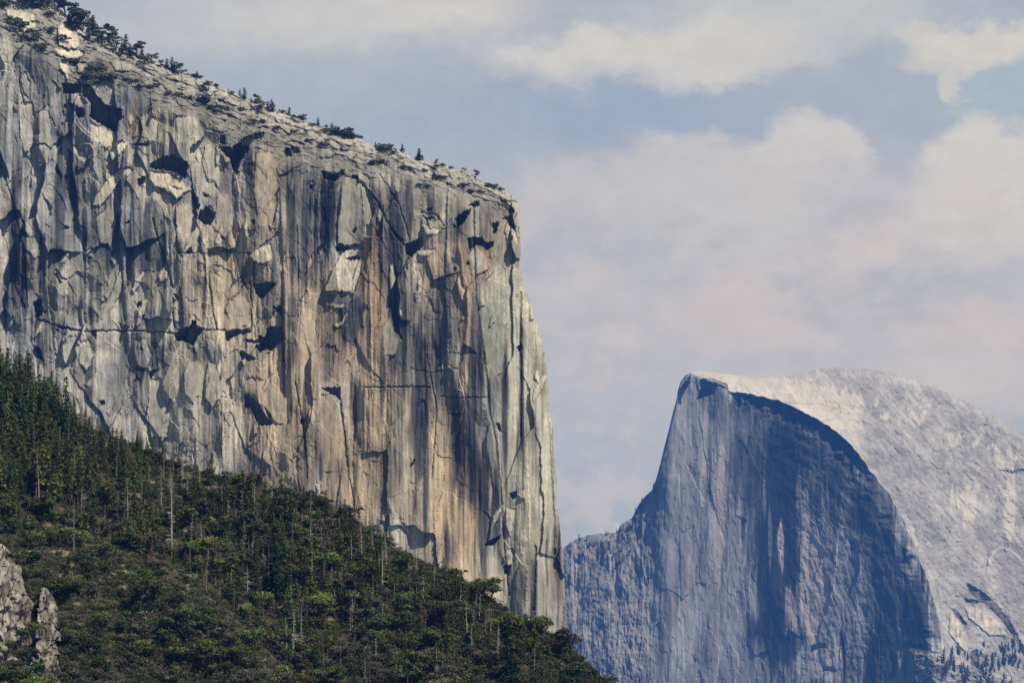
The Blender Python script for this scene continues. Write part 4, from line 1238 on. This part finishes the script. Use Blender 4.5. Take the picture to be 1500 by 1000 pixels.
outcrop([(796, -44), (860, -60), (930, -70), (1030, -80)], [(796, 2), (806, 10), (822, 22), (845, 27), (872, 32), (900, 30), (920, 34), (945, 31), (965, 30), (985, 27), (1030, 30)], 401,
        'wide pale broken granite outcrop at the lower left corner', 2318)
outcrop([(860, 62), (880, 56), (905, 57), (930, 56), (950, 49), (970, 43), (1030, 38)], [(860, 71), (874, 78), (900, 80), (930, 84), (960, 86), (1030, 90)], 417,
        'narrow pale granite pinnacle right of the wider outcrop at lower left', 2316)
outcrop([(872, 26), (890, 24), (940, 20), (985, 14), (1030, 10)], [(872, 38), (890, 48), (915, 58), (945, 60), (985, 62), (1030, 64)], 433,
        'low dark brown rock between the two pale granite outcrops at lower left', 2326, (.20, .175, .145))
for px, py, hp in [(20, 985, 20), (0, 1000, 22), (34, 1000, 24), (40, 968, 22), (52, 990, 20), (44, 1015, 24), (70, 1012, 18), (88, 1005, 22), (92, 975, 16), (36, 938, 18), (46, 925, 14), (14, 950, 12), (4, 900, 9), (18, 880, 8), (66, 960, 9), (-12, 960, 18), (30, 905, 12), (10, 1016, 22), (58, 1020, 20), (26, 965, 14)]:
    yy = 2318 + (1030 - py) * 2318 * TH / 750 - 7
    h_, ms_ = OAK[R_.randrange(8)]
    p_ = at(np.array(float(px)), np.array(float(py)), yy)
    s_ = hp * yy * TH / 750 / h_
    plant('oak_tree', ms_, (p_[0], p_[1], p_[2] - .5), R_.random() * 6.28, (s_ * 1.1, s_ * 1.1, s_), 'dark evergreen oak rooted among the pale rock outcrops at the lower left corner', 'tree', 'oaks among the pale rock outcrops')

# trees and boulders on the cliff top ---------------------------------------
RIMT = []
for i in range(4):
    h = 12 + i
    RIMT.append((h, [('trunk', trunk_mesh(h * .96, .3, 90 + i), M_BARK), ('crown', conifer_crown(h, h * (.25 + .05 * (i % 3)), 380 + i, (.05, .058, .036), (.16, .17, .095), bare=.06, power=.5, gaps=.3, leaf=1.0), M_LEAF)]))
for i in range(4):
    h = 10 + i; w = h * (.62 + .1 * (i % 2))
    RIMT.append((h, [('trunk', oak_trunk(h, w, 190 + i), M_BARK), ('crown', oak_crown(h, w, 420 + i, (.05, .058, .036), (.17, .175, .10), n=420, leaf=.9, bare=.1), M_OAK)]))
RIMB = []
for i in range(4):
    h = 5 + i; w = 9 + i
    RIMB.append((h, [('trunk', oak_trunk(h, w, 95 + i), M_BARK), ('crown', oak_crown(h, w, 390 + i, (.05, .052, .034), (.15, .15, .085), n=520, leaf=.85, bare=.08), M_OAK)]))


def rim_put(kind, name, px, py, hpx, label, cat, group=None, wide=1.0):
    p = cliff_place(px, py)
    h, meshes = kind[random.randrange(len(kind))]
    s = hpx * p[1] * TH / 750 / h
    return plant(name, meshes, (p[0], p[1], p[2] - .6), random.random() * 6.28, (s * wide, s * wide, s), label, cat, group)


sl = lambda x: float(skyf(np.array([[float(x)]]))[0, 0])
GR = 'small conifers along the cliff top'; LR = 'small dark conifer standing on the bare rock slope above the cliff'
for px, hp, dy in [(130, 22, 0), (160, 30, 2), (184, 30, 4), (200, 30, 6), (207, 24, 8), (222, 20, 6), (244, 18, 4), (252, 24, 4), (262, 22, 6), (118, 30, 0), (108, 34, 2), (95, 36, 4), (140, 26, 4), (150, 20, 6), (288, 12, 3), (358, 22, 2), (375, 16, 4), (380, 20, 14),
                   (398, 22, 3), (424, 16, 2), (432, 12, 4), (446, 12, 3), (466, 16, 2), (478, 10, 3), (550, 10, 1), (589, 16, 2), (680, 8, 1), (697, 12, 1), (178, 24, 12), (212, 20, 14), (300, 20, 16), (80, 40, 8), (66, 44, 12), (48, 40, 22), (130, 26, 10), (236, 14, 6), (640, 7, 2), (122, 36, 6), (112, 40, 12), (102, 30, 14), (136, 34, 2), (146, 28, 12), (170, 26, 8), (190, 22, 10), (56, 36, 10), (38, 34, 16), (255, 18, 8), (352, 16, 5), (392, 17, 6), (486, 14, 3), (512, 15, 4), (505, 19, 5), (560, 13, 3), (572, 12, 6)]:
    rim_put(RIMT, 'evergreen_tree', px, sl(px) + dy + 1, hp * .86, LR, 'tree', GR, wide=random.uniform(.95, 1.3))
rim_put(RIMT, 'evergreen_tree', 614, sl(614) + 3, 19, 'lone rounded conifer on the skyline of the cliff top slope', 'tree', wide=1.35)
GBs = 'dark bushes on the cliff top'; LBs = 'low dark bush on the bare rock slope above the cliff'
for px, dy, hp in [(30, 62, 16), (44, 72, 18), (60, 78, 16), (16, 60, 12), (140, 60, 26), (150, 66, 22), (165, 58, 16), (184, 50, 10), (196, 48, 10), (205, 52, 10), (218, 44, 9), (230, 38, 8), (246, 44, 9), (262, 38, 8), (278, 36, 8), (300, 36, 18), (308, 44, 10), (330, 32, 8),
                  (352, 26, 8), (372, 34, 12), (386, 30, 8), (406, 30, 8), (430, 24, 7), (450, 30, 7), (474, 30, 12), (480, 18, 6), (500, 26, 8), (492, 4, 14), (506, 4, 18), (516, 4, 12), (555, 3, 12), (565, 4, 14), (575, 10, 10), (560, 22, 9), (545, 30, 8), (590, 26, 8), (604, 20, 7),
                  (622, 22, 8), (640, 10, 6), (648, 4, 6), (660, 3, 6), (614, 42, 11), (624, 44, 9), (640, 28, 8), (652, 22, 8), (680, 26, 12), (690, 30, 10), (716, 6, 9), (724, 6, 10), (733, 4, 7), (283, 4, 8), (292, 3, 7), (316, 6, 6), (340, 4, 6), (414, 4, 9), (440, 3, 8), (458, 4, 6), (5, 40, 14), (70, 50, 14), (110, 64, 14), (128, 72, 18),
                  (20, 20, 18), (40, 8, 20), (56, 18, 16), (3, 12, 14), (74, 24, 18), (90, 46, 12)]:
    rim_put(RIMB, 'bush', px, sl(px) + dy, hp * .7, LBs, 'bush', GBs, wide=random.uniform(1.0, 1.5))

# far trees ------------------------------------------------------------------
FAR = []
for i in range(3):
    h = 24
    me = conifer_crown(h, 5.0, 395 + i, (.08, .10, .06), (.22, .25, .14), bare=.02, dens=.45, power=.7, gaps=.1, leaf=2.2)
    FAR.append(me)
GF = 'far conifers at the foot of the dome'; LF = 'tiny blue hazed conifer on the ledges at the right foot of the dome'
GH = 'far conifers on the left shoulder of the dome'; LH = 'tiny blue hazed conifer on the left shoulder of the dome'


def far_put(px, py, hpx, label, group):
    p = dome_place(px, py)
    s = hpx * p[1] * TH / 750 / 24
    o = link('fir_tree', FAR[random.randrange(3)], M_LEAF)
    o.location = (p[0], p[1] - 2, p[2] - 1); o.scale = (s, s, s); o.rotation_euler = (0, 0, random.random() * 6)
    tag(o, label, 'tree', group)


for _ in range(75):
    px = random.gauss(1435, 32) if random.random() < .75 else random.uniform(1380, 1500)
    far_put(px, random.uniform(945, 1003) if px > 1400 else random.uniform(955, 985), random.uniform(6, 19), LF, GF)
for _ in range(60):
    px = random.uniform(834, 975); top = float(interp(DSKY, px))
    far_put(px, top + abs(random.gauss(0, 22)) + 1, random.uniform(4, 10), LH, GH)

# ================================================================== SKY
world = bpy.data.worlds.new('World')
scene.world = world
world.use_nodes = True
nt = world.node_tree
nt.nodes.clear()
sky = N(nt, 'ShaderNodeTexSky', sky_type='NISHITA')
sky.sun_disc = False
sky.sun_elevation = math.asin(SUN[2])
sky.sun_rotation = math.atan2(SUN[0], SUN[1])
sky.altitude = 1300
sky.air_density = 1.0; sky.dust_density = 1.0; sky.ozone_density = 1.5
bg = N(nt, 'ShaderNodeBackground'); bg.inputs['Strength'].default_value = .055
nt.links.new(sky.outputs[0], bg.inputs['Color'])
tc = N(nt, 'ShaderNodeTexCoord')
sep = N(nt, 'ShaderNodeSeparateXYZ'); nt.links.new(tc.outputs['Generated'], sep.inputs[0])
# bearing and height in degrees
deg = 57.29578
azi = math_node(nt, 'MULTIPLY', math_node(nt, 'ARCTAN2', sep.outputs[0], sep.outputs[1]), deg)
elv = math_node(nt, 'MULTIPLY', math_node(nt, 'ARCSINE', sep.outputs[2]), deg)
cmb = N(nt, 'ShaderNodeCombineXYZ'); nt.links.new(azi, cmb.inputs[0]); nt.links.new(elv, cmb.inputs[1])


def wnoise(scale, detail, sx=1.0, sy=1.0, off=0.0, rough=.55):
    mp = N(nt, 'ShaderNodeMapping'); mp.inputs['Scale'].default_value = (sx, sy, 1); mp.inputs['Location'].default_value = (off, off * .7, 0)
    nt.links.new(cmb.outputs[0], mp.inputs['Vector'])
    n = N(nt, 'ShaderNodeTexNoise'); n.inputs['Scale'].default_value = scale; n.inputs['Detail'].default_value = detail; n.inputs['Roughness'].default_value = rough
    nt.links.new(mp.outputs[0], n.inputs['Vector'])
    return n.outputs['Fac']


nA = wnoise(1.1, 9, 1, 1.4, 3.1, .62); nB = wnoise(1.1, 9, 1, 1.4, 17.9, .62); nC = wnoise(1.6, 6, 1, 1.4, 7.7, .6)
wa = math_node(nt, 'ADD', azi, math_node(nt, 'MULTIPLY_ADD', nA, 1.6, -.8))
we = math_node(nt, 'ADD', elv, math_node(nt, 'MULTIPLY_ADD', nB, 1.1, -.55))


def blob(px, py, rx, ry, soft=.5, gain=1.0):
    """a bank of cloud, centre and radii given in photo points and turned into degrees"""
    k = 12.0 / 1500
    a0 = math.degrees(math.atan((px - 750) / 750 * TH)); e0 = 6 + math.degrees(math.atan((500 - py) / 750 * TH))
    u = math_node(nt, 'POWER', math_node(nt, 'ABSOLUTE', math_node(nt, 'MULTIPLY', math_node(nt, 'SUBTRACT', wa, a0), 1 / (rx * k))), 2)
    v = math_node(nt, 'POWER', math_node(nt, 'ABSOLUTE', math_node(nt, 'MULTIPLY', math_node(nt, 'SUBTRACT', we, e0), 1 / (ry * k))), 2)
    d = math_node(nt, 'SQRT', math_node(nt, 'ADD', u, v))
    mr = N(nt, 'ShaderNodeMapRange', interpolation_type='SMOOTHSTEP')
    mr.inputs['From Min'].default_value = 1 + soft; mr.inputs['From Max'].default_value = 1 - soft
    mr.inputs['To Min'].default_value = 0; mr.inputs['To Max'].default_value = gain
    nt.links.new(d, mr.inputs['Value'])
    return mr.outputs[0]


def mixcol(fac, a, b):
    m = N(nt, 'ShaderNodeMix', data_type='RGBA')
    if isinstance(fac, float): m.inputs['Factor'].default_value = fac
    else: nt.links.new(fac, m.inputs['Factor'])
    for s, v in (('A', a), ('B', b)):
        i = m.inputs[6 if s == 'A' else 7]
        if isinstance(v, tuple): i.default_value = (*v, 1)
        else: nt.links.new(v, i)
    return m.outputs[2]


def lin(r, g, b):
    f = lambda c: (c / 255 / 12.92) if c / 255 < .04045 else ((c / 255 + .055) / 1.055) ** 2.4
    return (f(r), f(g), f(b))


col = mixcol(nC, lin(160, 170, 186), lin(170, 176, 188))
BLOBS = [  # px, py, rx, ry, soft, colour, amount
    (420, 40, 300, 55, .8, (190, 191, 193), .8), (640, 12, 130, 38, .7, (203, 200, 196), .9), (440, 22, 120, 30, .8, (198, 197, 196), .7), (500, 150, 230, 70, .8, (165, 175, 189), .7), (560, 195, 150, 40, .8, (158, 171, 189), .7),
    (960, 160, 270, 55, .6, (152, 168, 188), .95), (1200, 150, 150, 60, .7, (164, 174, 189), .7), (1150, 25, 240, 48, .7, (190, 192, 193), .9), (860, 82, 140, 32, .5, (202, 200, 196), .95), (1010, 76, 160, 40, .45, (203, 200, 195), .95),
    (1120, 74, 100, 36, .6, (196, 195, 194), .8), (880, 112, 120, 18, .8, (184, 186, 192), .7), (1475, 142, 70, 48, .6, (163, 181, 190), .9), (1440, 68, 120, 34, .4, (202, 199, 194), 1.0), (1400, 100, 90, 14, .6, (194, 193, 193), .8), (1404, 132, 24, 28, .45, (196, 194, 192), 1.0),
    (1190, 440, 560, 215, .22, (180, 181, 189), 1.0), (860, 360, 170, 130, .25, (181, 182, 189), 1.0), (1060, 300, 170, 95, .25, (188, 188, 191), 1.0), (1190, 245, 92, 78, .24, (198, 195, 195), 1.0), (1100, 270, 120, 50, .6, (192, 189, 191), .8), (1450, 250, 90, 74, .25, (201, 198, 196), 1.0),
    (1400, 320, 130, 70, .4, (201, 196, 194), .85), (1310, 350, 90, 50, .5, (195, 189, 190), .7), (1270, 375, 50, 34, .35, (203, 194, 192), .9), (1105, 460, 120, 56, .5, (194, 186, 188), .8), (1180, 410, 60, 50, .5, (192, 186, 189), .7), (1440, 490, 140, 44, .7, (194, 186, 188), .8),
    (1250, 300, 70, 50, .6, (178, 179, 188), .7), (1340, 420, 120, 40, .7, (174, 177, 187), .8), (1190, 440, 34, 44, .6, (172, 176, 187), .7), (960, 350, 110, 40, .8, (174, 178, 188), .7), (800, 380, 80, 50, .8, (172, 177, 188), .7), (850, 430, 90, 40, .7, (188, 185, 189), .6),
    (880, 640, 150, 60, .9, (174, 179, 189), .8), (1420, 560, 170, 30, .8, (192, 187, 188), .7), (900, 265, 150, 30, .7, (186, 186, 190), .7)]
for b in BLOBS:
    col = mixcol(blob(*b[:5], b[6]), col, lin(*b[5]))
mot = N(nt, 'ShaderNodeMapRange', interpolation_type='SMOOTHSTEP')
mot.inputs['From Min'].default_value = .46; mot.inputs['From Max'].default_value = .62; mot.inputs['To Max'].default_value = .55
nt.links.new(wnoise(1.3, 8, 1, 1.3, 51.0, .62), mot.inputs['Value'])
lowm = N(nt, 'ShaderNodeMapRange', interpolation_type='SMOOTHSTEP')
lowm.inputs['From Min'].default_value = 8.4; lowm.inputs['From Max'].default_value = 7.2
nt.links.new(elv, lowm.inputs['Value'])
col = mixcol(math_node(nt, 'MULTIPLY', mot.outputs[0], lowm.outputs[0]), col, lin(195, 188, 189))
det = math_node(nt, 'MULTIPLY_ADD', wnoise(2.2, 7, 1, 1.5, 31.0, .6), .22, .945)
dv = N(nt, 'ShaderNodeVectorMath', operation='SCALE'); nt.links.new(col, dv.inputs[0]); nt.links.new(det, dv.inputs['Scale'])
cb = N(nt, 'ShaderNodeBackground'); cb.inputs['Strength'].default_value = 1.0
nt.links.new(dv.outputs[0], cb.inputs['Color'])
# cloud and haze lie low over the valley's end; higher and behind, the blue sky with a few thin clouds
low = N(nt, 'ShaderNodeMapRange', interpolation_type='SMOOTHSTEP')
low.inputs['From Min'].default_value = 24; low.inputs['From Max'].default_value = 11
nt.links.new(elv, low.inputs['Value'])
mxs = N(nt, 'ShaderNodeMixShader')
side = N(nt, 'ShaderNodeMapRange', interpolation_type='SMOOTHSTEP')
side.inputs['From Min'].default_value = 48; side.inputs['From Max'].default_value = 18
nt.links.new(math_node(nt, 'ABSOLUTE', azi), side.inputs['Value'])
nt.links.new(math_node(nt, 'MULTIPLY', low.outputs[0], side.outputs[0]), mxs.inputs[0]); nt.links.new(bg.outputs[0], mxs.inputs[1]); nt.links.new(cb.outputs[0], mxs.inputs[2])
wo = N(nt, 'ShaderNodeOutputWorld'); nt.links.new(mxs.outputs[0], wo.inputs['Surface'])

# ------------------------------------------------------------------ render settings
scene.view_settings.view_transform = 'Standard'
scene.view_settings.look = 'None'
scene.view_settings.exposure = 0
scene.view_settings.gamma = 1
scene.cycles.max_bounces = 4
scene.cycles.diffuse_bounces = 2
scene.cycles.use_denoising = False
